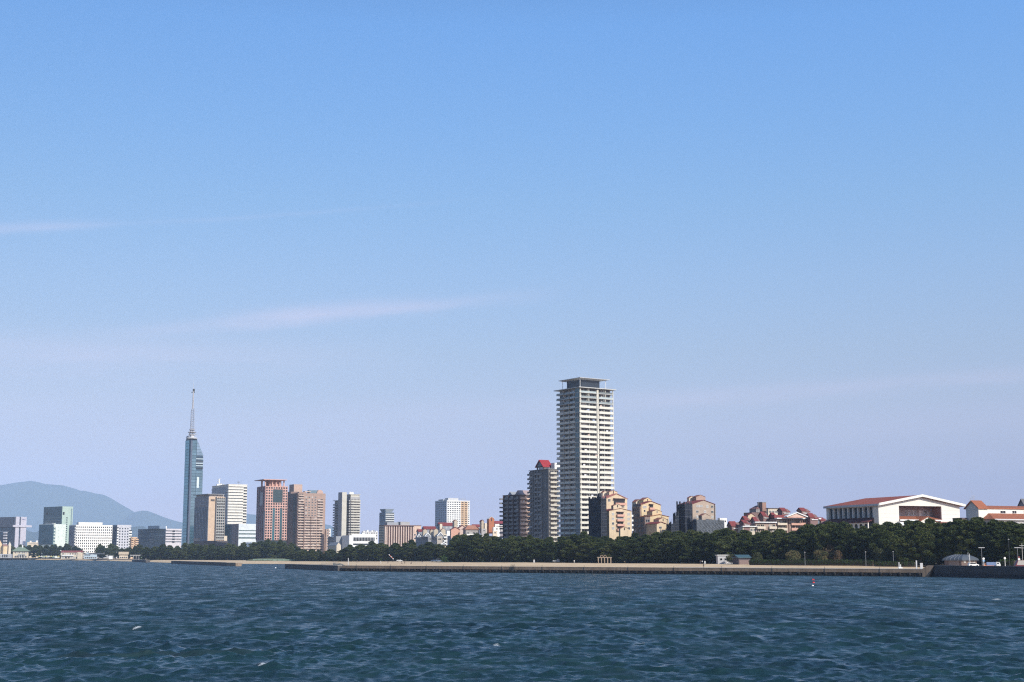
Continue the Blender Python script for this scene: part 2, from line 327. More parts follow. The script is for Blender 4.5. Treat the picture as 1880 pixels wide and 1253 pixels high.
# ---------------------------------------------------------------- water
rng = np.random.default_rng(19)
def water():
    fine = np.linspace(R(-22.5), R(22.5), 660); rest = np.linspace(R(22.5), R(360-22.5), 64)[1:-1]
    th = np.concatenate([fine, rest]); nt_ = len(th)
    fr_ = [68.0]
    while fr_[-1] < 1050: fr_.append(fr_[-1] + .145*(fr_[-1]/85)**1.6)
    rr = np.concatenate([np.geomspace(2, 67.6, 44), fr_, np.geomspace(fr_[-1]*1.02, 2700, 40), np.geomspace(2700, 13700, 12)[1:]])
    nr = len(rr)
    RR, TT = np.meshgrid(rr, th, indexing='ij'); X = RR*np.sin(TT); Y = RR*np.cos(TT)
    dr = np.gradient(rr)[:, None] * np.ones_like(TT); dt = RR * (45/360*2*math.pi/660); sp = np.maximum(dr, dt)
    Z = np.zeros_like(X); DX = np.zeros_like(X); DY = np.zeros_like(X); infine = (np.abs(TT) <= R(22.6))
    gust = np.zeros_like(X)
    for lam, a in ((60, 1), (37, .8), (90, 1.2), (23, .6)):
        t = rng.uniform(0, 6.28); k = 2*math.pi/lam; gust += a*np.sin(k*(math.cos(t)*X + math.sin(t)*Y) + rng.uniform(0, 6.28))
    gust = 1 + .07*gust
    unres = np.zeros_like(X)
    for i in range(130):
        lam = 0.4 * (9/.4) ** (i/129.0) * rng.uniform(.96, 1.04); k = 2*math.pi/lam
        d = R(250) + rng.normal(0, .5 if lam > 2.5 else .7 if lam > 1 else .9)      # the wind blows towards the camera
        st = .047 * min(1, (3.6/lam)**1.5)
        A = st/k; c, s_ = math.cos(d), math.sin(d); ph = k*(c*X + s_*Y) + rng.uniform(0, 6.28)
        w = np.clip((lam/sp - 2.0)/1.6, 0, 1) * infine * gust
        cp, spn = np.cos(ph), np.sin(ph); Z += A*w*cp; DX -= .8*A*w*c*spn; DY -= .8*A*w*s_*spn; unres += (1-w*w)*st*st/2
    foam = np.zeros_like(X)
    for (px, py, wx, wy) in ((910, 1184, .75, 1.6), (480, 1228, .8, 1.3), (250, 1156, 1.3, 1.2), (870, 1174, .4, .9), (1830, 1103, 2.0, 2.5), (1297, 1151, .5, 1.2), (1344, 1098, .5, 1.6), (1805, 1081, .8, 3), (130, 1054, .9, 4), (670, 1073, 1.2, 5), (415, 1044, 1.5, 6), (275, 1080, .7, 3)):
        D = wd(py); x = gx(px, D, py); foam = np.maximum(foam, 1.15*np.exp(-((X-x)/(wx*.8))**2 - ((Y-D)/(wy*.45))**2))
        Z += .16*np.exp(-((X-x)/(wx*2.2))**2 - ((Y-D-.3)/(wy*.8))**2)
    v = np.stack([X+DX, Y+DY, Z], -1).reshape(-1, 3)
    j = np.arange(nt_); jn = (j+1) % nt_; i = np.arange(nr-1)[:, None]*nt_
    q = np.stack([i+j, i+jn, i+nt_+jn, i+nt_+j], -1).reshape(-1, 4)
    q = q[:, ::-1]
    ctr = len(v); v = np.vstack([v, [[0, 0, 0]]]); tri = np.stack([np.full(nt_, ctr), jn, j], -1)
    me = bpy.data.meshes.new('sea'); me.vertices.add(len(v)); me.vertices.foreach_set('co', v.astype('f').ravel())
    nl = q.size + tri.size; me.loops.add(nl); me.loops.foreach_set('vertex_index', np.concatenate([q.ravel(), tri.ravel()]).astype('i'))
    npg = len(q) + len(tri); me.polygons.add(npg)
    me.polygons.foreach_set('loop_start', np.concatenate([np.arange(len(q))*4, q.size + np.arange(len(tri))*3]).astype('i'))
    ra = np.sqrt(np.sqrt(2*(unres*.12 + .00001))) ; a2_ = me.attributes.new('ripple', 'FLOAT', 'POINT'); a2_.data.foreach_set('value', np.append(np.clip(ra, .07, .6).ravel(), .3).astype('f'))
    at_ = me.attributes.new('foam', 'FLOAT', 'POINT'); at_.data.foreach_set('value', np.append(foam.ravel(), 0).astype('f'))
    me.update(calc_edges=True); me.polygons.foreach_set('use_smooth', [True]*npg)
    m = bpy.data.materials.new('sea_water'); m.use_nodes = True; nt = m.node_tree; N = nt.nodes; L = nt.links; b = N['Principled BSDF']
    b.inputs['Roughness'].default_value = .13; b.inputs['IOR'].default_value = 1.36
    g = N.new('ShaderNodeNewGeometry')
    big = N.new('ShaderNodeTexNoise'); big.inputs['Scale'].default_value = .035; big.inputs['Detail'].default_value = 3; L.new(g.outputs['Position'], big.inputs['Vector'])
    rp = N.new('ShaderNodeValToRGB'); rp.color_ramp.elements[0].color = (.007, .024, .030, 1); rp.color_ramp.elements[1].color = (.012, .038, .043, 1)
    rp.color_ramp.elements[0].position = .35; rp.color_ramp.elements[1].position = .65; L.new(big.outputs[0], rp.inputs[0])
    fa = N.new('ShaderNodeAttribute'); fa.attribute_name = 'foam'
    fn = N.new('ShaderNodeTexNoise'); fn.inputs['Scale'].default_value = 9; fn.inputs['Detail'].default_value = 6; fn.inputs['Roughness'].default_value = .7; L.new(g.outputs['Position'], fn.inputs['Vector'])
    a = N.new('ShaderNodeMath'); a.operation = 'MULTIPLY'; L.new(fa.outputs['Fac'], a.inputs[0]); L.new(fn.outputs[0], a.inputs[1])
    r2 = N.new('ShaderNodeMapRange'); r2.inputs[1].default_value = .38; r2.inputs[2].default_value = .62; L.new(a.outputs[0], r2.inputs[0])
    mx = N.new('ShaderNodeMix'); mx.data_type = 'RGBA'; L.new(r2.outputs[0], mx.inputs[0]); L.new(rp.outputs[0], mx.inputs[6]); mx.inputs[7].default_value = (.62, .66, .68, 1)
    L.new(mx.outputs[2], b.inputs['Base Color'])
    r3 = N.new('ShaderNodeMapRange'); rip = N.new('ShaderNodeAttribute'); rip.attribute_name = 'ripple'; wp_ = N.new('ShaderNodeMapping'); wp_.inputs['Scale'].default_value = (.6, .16, 1); wp_.inputs['Rotation'].default_value = (0, 0, R(6)); L.new(g.outputs['Position'], wp_.inputs[0])
    wnz = N.new('ShaderNodeTexNoise'); wnz.inputs['Scale'].default_value = .35; wnz.inputs['Detail'].default_value = 6; wnz.inputs['Roughness'].default_value = .7; L.new(wp_.outputs[0], wnz.inputs['Vector'])
    wr = N.new('ShaderNodeMapRange'); wr.inputs[1].default_value = .36; wr.inputs[2].default_value = .64; wr.inputs[3].default_value = .45; wr.inputs[4].default_value = 1.75; L.new(wnz.outputs[0], wr.inputs[0])
    wm_ = N.new('ShaderNodeMath'); wm_.operation = 'MULTIPLY'; L.new(rip.outputs['Fac'], wm_.inputs[0]); L.new(wr.outputs[0], wm_.inputs[1]); L.new(wm_.outputs[0], r3.inputs[3]); r3.inputs[4].default_value = .7; L.new(r2.outputs[0], r3.inputs[0]); L.new(r3.outputs[0], b.inputs['Roughness'])
    mp = N.new('ShaderNodeMapping'); mp.inputs['Rotation'].default_value = (0, 0, R(-18)); mp.inputs['Scale'].default_value = (.55, 1.0, 1); L.new(g.outputs['Position'], mp.inputs[0])
    prev = None
    for sc_, dist, dt_ in ((.3, .85, 2), (1.3, .22, 5), (4.5, .022, 4)):
        n = N.new('ShaderNodeTexNoise'); n.inputs['Scale'].default_value = sc_; n.inputs['Detail'].default_value = dt_; n.inputs['Roughness'].default_value = .55; L.new(mp.outputs[0], n.inputs['Vector'])
        bp = N.new('ShaderNodeBump'); bp.inputs['Strength'].default_value = 1; bp.inputs['Distance'].default_value = dist; L.new(n.outputs[0], bp.inputs['Height'])
        if prev: L.new(prev.outputs[0], bp.inputs['Normal'])
        prev = bp
    L.new(prev.outputs[0], b.inputs['Normal'])
    me.materials.append(m); tag(put(me, 'sea'), kind='structure')
water()
# ---------------------------------------------------------------- land, beach, hills
sand = mat('sand', (.64, .465, .28), scale=.15, var=.22, rough=.95, bump=.4)
soil = mat('grove_soil', (.10, .09, .06), scale=.3, var=.35, rough=.95)
paving = mat('paving', (.48, .41, .33), scale=.3, var=.2, rough=.9)
grassm = mat('grass', (.07, .10, .03), scale=.5, var=.4, rough=.95)
# seawall line on the ground plane
W0 = Vector((gx(630, 694), 694)); W1 = Vector((gx(1692, 521), 521)); W2 = W1 + (W1-W0).normalized()*4.2; W3 = Vector((gx(1880, 474), 474))
W4 = W3 + (W3-W2)*1.6; W5 = W4 + Vector((160, -60))
P0 = Vector((gx(523, 775), 775))
shore = []                      # (point, z)
for px, D in ((-1500, 1900), (-700, 2100), (-40, 2160), (60, 2125), (110, 2030), (180, 1840), (250, 1570), (300, 1400), (345, 1300), (430, 1225), (530, 1190), (590, 1130), (612, 1060), (622, 950), (628, 830)):
    shore.append((Vector((gx(px, D), D)), -.6))
inn = Vector((.61, .79))
for t in np.linspace(0, 1, 9): shore.append((W0 + (W1-W0)*t + inn*1.6, None))
for p in (W2, W3, W4, W5, W5 + Vector((400, -100)), W5 + Vector((1500, 200))): shore.append((p + Vector((1.6, .8)), None))
def land():
    vs, fs, mi = [], [], []
    steps = [0, 14, 40, 90, 170, 300, 600, 1500, 5000]
    for i_, (p, z) in enumerate(shore):
        d = p.normalized(); px = 940 + F*p.x/p.y if p.y > 50 else 2500; zl = zland(px); R0 = p.length
        for k, st in enumerate(steps + [None]):
            q = d*(R0+st) if st is not None else d*13800
            if z is None: zz = zl if k > 2 else min(zl, 3.4 if i_ >= 24 else 2.6)
            else: zz = [-.6, .35, 1.3, zl][k] if k < 4 else zl
            vs.append((q.x, q.y, zz))
    n = len(steps)+1
    for i in range(len(shore)-1):
        for k in range(n-1):
            fs.append((i*n+k, (i+1)*n+k, (i+1)*n+k+1, i*n+k+1)); mi.append(0 if k < 6 else 1)
    me = bpy.data.meshes.new('ground'); me.from_pydata(vs, [], fs); me.materials.append(sand); me.materials.append(soil)
    me.polygons.foreach_set('material_index', mi); me.update(); tag(put(me, 'ground'), kind='structure')
land()
def sheet(name, m, pts, z, kind='structure'):
    me = bpy.data.meshes.new(name); me.from_pydata([(p[0], p[1], z if not callable(z) else z(p)) for p in pts], [], [tuple(range(len(pts)))]); me.materials.append(m); me.update()
    return tag(put(me, name), kind=kind)
# paved promenade behind the right part of the seawall
sheet('promenade', paving, [W0+(W1-W0)*.62+inn*1.62, W1+inn*1.62, W1+inn*22, W0+(W1-W0)*.62+inn*26], 2.64)
def grove(name, D0, D1, a, b, z):
    px = np.linspace(a, b, 30); p0 = [(gx(x, D0(x)), D0(x)) for x in px]; p1 = [(gx(x, D1(x)), D1(x)) for x in px]
    vs = [(x, y, zg(px[i], y)+z) for i, (x, y) in enumerate(p0)] + [(x, y, zland(px[i])+z) for i, (x, y) in enumerate(p1)]
    me = bpy.data.meshes.new(name); me.from_pydata(vs, [], [(i, i+1, 31+i, 30+i) for i in range(29)]); me.materials.append(soil); me.update(); tag(put(me, name), kind='structure')
def hills():
    hm = bpy.data.materials.new('forested_hill'); hm.use_nodes = True; nt = hm.node_tree; b = nt.nodes['Principled BSDF']; b.inputs['Roughness'].default_value = 1; b.inputs['Specular IOR Level'].default_value = 0
    g = nt.nodes.new('ShaderNodeNewGeometry'); n = nt.nodes.new('ShaderNodeTexNoise'); n.inputs['Scale'].default_value = .004; n.inputs['Detail'].default_value = 8
    nt.links.new(g.outputs['Position'], n.inputs['Vector']); r = nt.nodes.new('ShaderNodeValToRGB'); r.color_ramp.elements[0].color = (.018, .032, .016, 1); r.color_ramp.elements[1].color = (.05, .065, .03, 1)
    nt.links.new(n.outputs[0], r.inputs[0]); nt.links.new(r.outputs[0], b.inputs['Base Color'])
    def ridge(pts, D, dep, seed, name):
        pxs = np.arange(pts[0][0], pts[-1][0]+1, 4); ys = np.minimum(np.interp(pxs, [p[0] for p in pts], [p[1] for p in pts]), 1017); vs, fs = [], []
        prof = [(-1, 0), (-.8, .1), (-.6, .3), (-.42, .5), (-.26, .7), (-.12, .88), (0, 1), (.15, .9), (.4, .6), (.7, .25), (1, 0)]
        for a, (px, py) in enumerate(zip(pxs, ys)):
            top = gz(py, D)
            for t, f in prof:
                d = D + t*dep; x = gx(px, D)*d/D
                nz = mnoise.fractal(Vector((x*.0012+seed, d*.0012, 0)), 1.0, 2.0, 5)
                z = 3 + (top-3)*f + (nz*95*(f*(1-f)*4) if 0 < f < 1 else (nz*6 if f == 1 else 0))
                vs.append((x, d, max(z, 2.5)))
        n = len(prof)
        for a in range(len(pxs)-1):
            for k in range(n-1): fs.append((a*n+k, (a+1)*n+k, (a+1)*n+k+1, a*n+k+1))
        me = bpy.data.meshes.new(name); me.from_pydata(vs, [], fs); me.materials.append(hm); me.polygons.foreach_set('use_smooth', [True]*len(me.polygons)); me.update(); tag(put(me, name), kind='structure')
    ridge([(-500, 985), (-320, 940), (-200, 915), (-90, 899), (0, 890), (22, 886), (50, 883), (62, 885), (80, 889), (110, 891), (132, 897), (143, 901), (152, 901.5), (170, 906), (187, 909), (200, 915), (215, 924), (235, 935), (245, 941), (262, 948), (300, 975), (360, 1022)], 22000, 2200, 1.7, 'mountain')
    ridge([(170, 1020), (190, 985), (225, 955), (243, 941), (256, 938), (268, 938), (282, 943), (300, 950), (315, 955), (330, 959), (350, 958), (380, 957), (420, 949), (447, 944), (470, 946), (500, 952), (540, 958), (570, 963), (592, 962), (606, 965), (640, 985), (690, 1022)], 20500, 2200, 5.1, 'far_hill')
    ridge([(-300, 975), (-100, 965), (40, 968), (52, 975), (62, 978), (72, 974), (90, 968), (160, 972), (240, 968), (262, 966), (290, 985), (330, 1022)], 13000, 1200, 9.2, 'low_hill')
hills()
# ---------------------------------------------------------------- haze
hz = MB().box(-14000, 14000, -300, 25500, -3.2, 1350).build('haze', [], None)
hmz = bpy.data.materials.new('haze_air'); hmz.use_nodes = True; nt = hmz.node_tree; nt.nodes.remove(nt.nodes['Principled BSDF'])
pv = nt.nodes.new('ShaderNodeVolumePrincipled'); pv.inputs['Color'].default_value = (.52, .71, 1, 1); pv.inputs['Density'].default_value = 5.2e-5; pv.inputs['Anisotropy'].default_value = -.28
nt.links.new(pv.outputs[0], nt.nodes['Material Output'].inputs['Volume']); hz.data.materials.append(hmz); tag(hz, kind='stuff')
# the sea bed keeps the air below the water closed off: nothing is seen of it
# ---------------------------------------------------------------- seawalls and jetties
capm = mat('wall_cap_concrete', (.29, .21, .145), scale=.35, var=.25, grime=.35, rnd=.07)
lowm = mat('wall_foot_concrete', (.09, .072, .055), scale=.5, var=.35, grime=.3)
darkw = mat('shaded_wall_concrete', (.085, .075, .072), scale=.4, var=.3, grime=.2, rnd=.08)  # darker copy of the wall concrete, shade painted in for sunless faces
topc = mat('wall_top_concrete', (.40, .34, .28), scale=.5, var=.2)
rubber = mat('black_rubber', (.012, .012, .013), rough=.8)
def walk(root, A, B, n, parts_):
    """lay n blocks between A and B; parts_: (name, material, out0, out1, z0, z1, gap), out measured to the sea side"""
    d = (B-A); Ln = d.length; u = d/Ln; ang = math.atan2(u.y, u.x)
    for (nm, m, o0, o1, z0, z1, gap) in parts_:
        w = Ln/n; me = MB().box(gap/2, w-gap/2, -o1, -o0, z0, z1).mesh(nm, m)
        for i in range(n):
            p = A + u*w*i; put(me, nm, root, (p.x, p.y, 0), ang)
    return u, ang
sw = thing('seawall', 'long pale brown concrete seawall with a row of black fenders along the water', 'seawall')
u, ang = walk(sw, W0, W1, 29, [('cap_block', capm, -1.6, .55, 1.35, 2.58, .07), ('foot_block', lowm, -1.5, 0, -1.2, 1.345, .05)])
walk(sw, W0, W1, 29, [('coping', topc, -1.62, .6, 2.585, 2.68, .04)])
fm = MB().lathe([(0, -.5), (.38, -.45), (.5, -.2), (.5, .2), (.38, .45), (0, .5)], 10)
fm.v = [(x*1.75, z*.85-.36, y*1.6) for x, y, z in fm.v]; fme = fm.mesh('fender', rubber, True)
st = MB().box(-.25, .25, -.2, -.02, .2, 1.3).mesh('fender_bracket', darkm)
Ln = (W1-W0).length; nf = 79
for i in range(nf):
    p = W0 + u*(Ln*(i+.6)/nf); f = put(fme, 'fender', sw, (p.x, p.y, .72), ang + random.uniform(-.1, .1), (1, 1, random.uniform(.92, 1.08)))
    if i % 6 == 2:
        b_ = MB(); b_.tube((0, -.62, 1.0), (0, -.62, 3.4), .07, n=5).build('mooring_post', darkm, sw, (p.x, p.y, 0), ang)
lad = MB()
for k in (-.45, .45): lad.tube((k, -.8, .3), (k, -.8, 3.3), .07, n=5)
for k in range(9): lad.tube((-.45, -.8, .5+k*.4), (.45, -.8, .5+k*.4), .05, n=4)
lme = lad.mesh('ladder', darkm)
for px in (941.5, 946):
    k = ray(px, 1045)[0]; d = W1-W0; t = (k*W0.y-W0.x)/(d.x-k*d.y); p = W0+d*t; put(lme, 'ladder', sw, (p.x, p.y, 0), ang)
# sloped end block: its top climbs to the quay, its right edge leans back over the dark wall
uu = (W1-W0).normalized(); nn_ = Vector((uu.y, -uu.x)); A_, B_, C_ = W1+nn_*.5, W2+nn_*.5, W1+uu*1.6+nn_*.5
q_ = [(A_.x, A_.y, -1.2), (C_.x, C_.y, -1.2), (B_.x, B_.y, 3.9), (W1.x+uu.x*2+nn_.x*.5, W1.y+uu.y*2+nn_.y*.5, 4.0), (A_.x, A_.y, 2.75)]
MB().add(q_ + [(x-nn_.x*2, y-nn_.y*2, z) for x, y, z in q_], [(0,1,2,3,4),(9,8,7,6,5),(0,5,6,1),(1,6,7,2),(2,7,8,3),(3,8,9,4),(4,9,5,0)]).build('sloping_end', capm, sw)
qs = thing('quay_wall', 'tall dark concrete quay wall below the domed hut', 'quay wall')
for A, B, n in ((W2, W4, 12), (W4, W5, 14)):
    walk(qs, A, B, n, [('wall_block', darkw, -1.6, 0, 1.3, 3.9, .05), ('foot_block', mat('wet_dark_concrete', (.035, .035, .04), scale=.5), -1.5, .35, -1.2, 1.295, .04), ('coping', mat('dark_coping', (.16, .15, .14), scale=.4), -1.65, .08, 3.905, 4.08, .04)])
def jetty(A, B, n, label, endcap=None, w=4.0, z=2.5, group=None):
    r = thing('jetty', label, 'jetty')
    walk(r, A, B, n, [('wall_block', darkw, -w, 0, -1.2, z, .06), ('deck_slab', topc, -w-.1, .1, z+.004, z+.16, .05)])
    if endcap:
        walk(r, B, endcap, 3, [('end_block', capm, -w, .1, -1.2, z-.1, .06), ('end_coping', topc, -w-.1, .2, z-.09, z+.05, .04)])
    return r
def wp(px, py): D = wd(py); return Vector((gx(px, D, py), D))
jetty(wp(523, 1044.3), W0 + Vector((-2.5, 1.0)), 9, 'low black jetty running out from the left end of the fendered seawall')
jetty(wp(314, 1035.2), wp(416, 1039.6), 14, 'long low black jetty with a brown end block off the beach', wp(433, 1040.0), z=2.3)
jetty(wp(242, 1032.0), wp(267.5, 1033.2), 5, 'short black jetty off the far end of the beach', z=2.4)
jetty(wp(62, 1027.9), wp(121, 1028.4), 9, 'low dark jetty with a white edge below the parasols at the pier', z=2.4)
# low wall along the far shore
fsw = thing('shore_wall', 'low brown shore wall with dark openings in front of the white houses', 'seawall')
pA, pB = wp(121, 1028.3), wp(242, 1030.8)
walk(fsw, pA, pB, 26, [('wall_block', capm, -3, 0, .9, 2.6, .2), ('foot_block', lowm, -3, -.5, -1.2, .9, 3.5)])
# ---------------------------------------------------------------- trees
def leafmat(name, a, b, c):
    m = bpy.data.materials.new(name); m.use_nodes = True; nt = m.node_tree; N = nt.nodes; L = nt.links; p = N['Principled BSDF']
    p.inputs['Roughness'].default_value = .75; p.inputs['Specular IOR Level'].default_value = .15
    g = N.new('ShaderNodeNewGeometry'); n = N.new('ShaderNodeTexNoise'); n.inputs['Scale'].default_value = .55; n.inputs['Detail'].default_value = 5; n.inputs['Roughness'].default_value = .65
    L.new(g.outputs['Position'], n.inputs['Vector']); oi = N.new('ShaderNodeObjectInfo')
    ad = N.new('ShaderNodeMath'); ad.operation = 'MULTIPLY_ADD'; L.new(oi.outputs['Random'], ad.inputs[0]); ad.inputs[1].default_value = .3; ad.inputs[2].default_value = -.15
    a2 = N.new('ShaderNodeMath'); a2.operation = 'ADD'; L.new(n.outputs[0], a2.inputs[0]); L.new(ad.outputs[0], a2.inputs[1])
    r = N.new('ShaderNodeValToRGB'); e = r.color_ramp.elements; e[0].position = .3; e[0].color = (*a, 1); e[1].position = .72; e[1].color = (*c, 1); q = e.new(.5); q.color = (*b, 1)
    L.new(a2.outputs[0], r.inputs[0]); L.new(r.outputs[0], p.inputs['Base Color']); return m
pinel = leafmat('pine_needles', (.022, .034, .012), (.062, .084, .022), (.115, .128, .042))
broadl = leafmat('broad_leaves', (.035, .045, .02), (.07, .075, .03), (.13, .10, .05))
russet = leafmat('russet_leaves', (.05, .04, .025), (.09, .065, .035), (.16, .09, .05))
hedgel = leafmat('hedge_leaves', (.02, .04, .01), (.04, .075, .015), (.06, .10, .02))
bark = mat('bark', (.06, .045, .035), scale=2, var=.3, rough=.95)
def leafcloud(clumps, per, size, seed, m, name='crown', up=.25, needle=False):
    rg = np.random.default_rng(seed); P = []
    for (cx, cy, cz, rx, ry, rz) in clumps:
        n = int(per * (rx*ry + ry*rz + rx*rz)/3)
        d = rg.normal(size=(n, 3)); d /= np.linalg.norm(d, axis=1)[:, None]
        r = rg.uniform(.62, 1.05, (n, 1)); keep = (d[:, 2] > -.55) | (rg.random(n) < .35)
        p = d*r*np.array([rx, ry, rz]) + np.array([cx, cy, cz]); P.append(np.hstack([p, d])[keep])
    P = np.vstack(P); p, nrm = P[:, :3], P[:, 3:]; n = len(p)
    if needle:
        t = nrm + rg.normal(size=(n, 3))*.55 + np.array([0, 0, .35]); t /= np.linalg.norm(t, axis=1)[:, None]; b = np.cross(t, rg.normal(size=(n, 3))); b /= np.linalg.norm(b, axis=1)[:, None]
        s = (size*rg.uniform(.6, 1.4, (n, 1)))/2; k = rg.uniform(.2, .42, (n, 1))
    else:
        nn = nrm*.8 + rg.normal(size=(n, 3))*.55 + np.array([0, 0, up]); nn /= np.linalg.norm(nn, axis=1)[:, None]
        t = np.cross(nn, rg.normal(size=(n, 3))); t /= np.linalg.norm(t, axis=1)[:, None]; b = np.cross(nn, t)
        s = (size*rg.uniform(.6, 1.3, (n, 1)))/2; k = rg.uniform(.35, .8, (n, 1))
    v = np.stack([p - t*s, p + b*s*k, p + t*s, p - b*s*k], 1).reshape(-1, 3)
    me = bpy.data.meshes.new(name); me.vertices.add(4*n); me.vertices.foreach_set('co', v.astype('f').ravel()); me.loops.add(4*n); me.loops.foreach_set('vertex_index', np.arange(4*n, dtype='i'))
    me.polygons.add(n); me.polygons.foreach_set('loop_start', np.arange(n, dtype='i')*4); me.materials.append(m); me.update(calc_edges=True); return me
def pine(seed, h=15.0, w=4.2, lo=.28):
    rd = random.Random(seed); tr = MB(); clumps = []; lean = Vector((rd.uniform(-1, 1), rd.uniform(-1, 1), 0))*.9
    pts = [Vector((0, 0, -.3)), Vector((lean.x*.3, lean.y*.3, h*.3)), Vector((lean.x*.8, lean.y*.8, h*.62)), Vector((lean.x, lean.y, h*.92))]
    rs = [.30, .24, .16, .05]
    for i in range(3): tr.tube(pts[i], pts[i+1], rs[i], rs[i+1], 7)
    nb = 19
    for i in range(nb):
        f = lo + (1-lo)*(i/(nb-1))**.85; z = h*f; c = lean*f
        prof = math.sin(math.pi*min(1, (f-lo)/(1-lo)*.72+.28))**.6
        L_ = w*prof*rd.uniform(.55, 1.0); a = i*2.4 + rd.uniform(-.5, .5)
        e = Vector((c.x + L_*math.cos(a), c.y + L_*math.sin(a), z + rd.uniform(.2, .9)))
        if i < nb-1: tr.tube((c.x, c.y, z-.6), e, .09, .03, 4)
        r = w*rd.uniform(.3, .46)*(.65+.35*prof); clumps.append((e.x*.82, e.y*.82, e.z, r, r, r*rd.uniform(.55, .85)))
        if rd.random() < .6: clumps.append((c.x+.4*L_*math.cos(a+1.3), c.y+.4*L_*math.sin(a+1.3), z+rd.uniform(.3, 1), r*.9, r*.9, r*.5))
    clumps.append((lean.x, lean.y, h*.93, w*.42, w*.42, h*.07))
    return leafcloud(clumps, 820, .62, seed, pinel, needle=True), tr.mesh('trunk', bark)
PINES = [pine(s, lo=.2 if s % 2 else .1) for s in range(8)]
def bush(seed, m, h=6, w=4):
    rd = random.Random(seed); cl = [(rd.uniform(-w*.45, w*.45), rd.uniform(-w*.4, w*.4), h*rd.uniform(.3, .8), w*.34, w*.34, h*.2) for _ in range(13)] + [(0, 0, h*.55, w*.6, w*.6, h*.42)]
    t = MB(); t.tube((0, 0, -.3), (0, 0, h*.5), .2, .1)
    for k in range(4): t.tube((0, 0, h*.25), (math.cos(k*1.6)*w*.4, math.sin(k*1.6)*w*.4, h*.6), .09, .04, 4)
    return leafcloud(cl, 220, .42, seed, m), t.mesh('trunk', bark)
BUSH = [bush(30, broadl), bush(31, russet), bush(32, broadl, 6, 4.6)]
def tree(me2, name, px, D, h, w, label, cat='tree', group=None, z=None, base=16.6, bw=4.2):
    z = zg(px, D) if z is None else z; e = thing(name, label, cat, (gx(px, D), D, z), random.uniform(0, 6.28), group)
    e.scale = (w/bw, w/bw, h/base); put(me2[1], 'trunk', e); put(me2[0], 'crown', e); return e
ORD = ['first', 'second', 'third', 'fourth', 'fifth', 'sixth', 'seventh', 'eighth', 'ninth', 'tenth']
def row(zones, rowname, kind, Dfn, topfn, step, wid, group, jit=.35, share=False):
    """zones: (px0, px1, landmark). Trees at an uneven spacing, each named by the landmark it stands below."""
    for (p0, p1, lm) in zones:
        n = max(1, round((p1-p0)/step))
        for i in range(n):
            px = p0 + (p1-p0)*(i+.5)/n + random.uniform(-jit, jit)*step; D = Dfn(px) + random.uniform(-6, 6)
            zt = gz(topfn(px) + random.uniform(-2.6, 3.2), D); h = max(5, zt - zland(px))
            lb = f'{ORD[min(i, 9)]} pine from left in the {rowname} {lm}' if n > 1 else f'lone dark pine in the {rowname} {lm}'
            tree(random.choice(PINES), 'pine_tree', px, D, h, wid(px)*random.uniform(.85, 1.2), lb, 'tree', group)
def interp(pts): xs = [p[0] for p in pts]; ys = [p[1] for p in pts]; return lambda x: float(np.interp(x, xs, ys))
random.seed(5)
topR = interp([(815, 990), (840, 980), (880, 978), (930, 984), (1000, 986), (1040, 985), (1055, 979), (1075, 978), (1090, 984), (1110, 986), (1180, 979), (1240, 974), (1300, 972), (1360, 971), (1400, 975), (1440, 974), (1470, 968), (1500, 960), (1530, 957), (1555, 958), (1570, 970), (1590, 964), (1620, 958), (1650, 961), (1680, 956), (1710, 951), (1728, 960), (1745, 956), (1770, 951), (1800, 946), (1830, 955), (1870, 957), (2000, 950)])
DR = interp([(800, 960), (830, 905), (1000, 790), (1100, 745), (1300, 690), (1500, 640), (1700, 590), (1900, 550), (2100, 520)])
zonesR = [(826, 885, 'below the small orange tower'), (885, 925, 'left of the dark brown block'), (925, 975, 'below the dark brown block'), (975, 1022, 'below the red gabled tower'), (1022, 1080, 'below the tall white tower'), (1080, 1112, 'below the tall dark net'),
          (1112, 1162, 'below the first cream block'), (1162, 1232, 'below the stepped cream block'), (1232, 1275, 'below the netted scaffold'), (1275, 1335, 'below the gabled brown block'), (1335, 1380, 'behind the blue and white sheds'), (1380, 1450, 'below the left half of the red roofs'),
          (1450, 1520, 'below the white pediment'), (1520, 1620, 'below the white hall columns'), (1620, 1700, 'below the white hall front'), (1700, 1770, 'behind the domed hut'), (1770, 1850, 'below the orange roofs'), (1850, 1960, 'at the right end')]
row(zonesR, 'front row', 0, DR, lambda x: topR(x)+9, 19.5, lambda x: 5.4, 'pines of the front row behind the seawall')
row(zonesR, 'middle row', 0, lambda x: DR(x)+17, lambda x: topR(x)+3, 20, lambda x: 5.8, 'pines of the middle row behind the seawall')
row([(z[0], z[1], z[2]) for z in zonesR], 'back row', 0, lambda x: DR(x)+36, lambda x: topR(x)-.5, 19.5, lambda x: 6, 'pines of the back row behind the seawall', share=True)
topM = interp([(520, 1003), (560, 1006), (600, 1010), (635, 1008), (650, 1000), (680, 996), (720, 997), (760, 993), (790, 995), (830, 1000)])
DM = interp([(520, 1290), (640, 1200), (740, 1130), (830, 1060)])
zonesM = [(532, 600, 'below the stepped brown tower'), (600, 640, 'below the slim tower'), (640, 700, 'below the low white block'), (700, 770, 'below the striped block'), (770, 832, 'below the first red roofs')]
row(zonesM, 'beach front row', 0, DM, lambda x: topM(x)+5, 15, lambda x: 6, 'pines of the front row along the beach')
row(zonesM, 'beach back row', 0, lambda x: DM(x)+22, topM, 16, lambda x: 6.6, 'pines of the back row along the beach', share=True)
topL = interp([(262, 1004), (290, 1000), (340, 998), (400, 1000), (430, 999), (460, 996), (500, 990), (530, 993), (545, 1004)])
DL = interp([(255, 1560), (400, 1480), (550, 1400)])
zonesL = [(262, 332, 'below the blue office'), (332, 412, 'below the glass tower'), (412, 470, 'below the low blue block'), (470, 540, 'below the pink tower')]
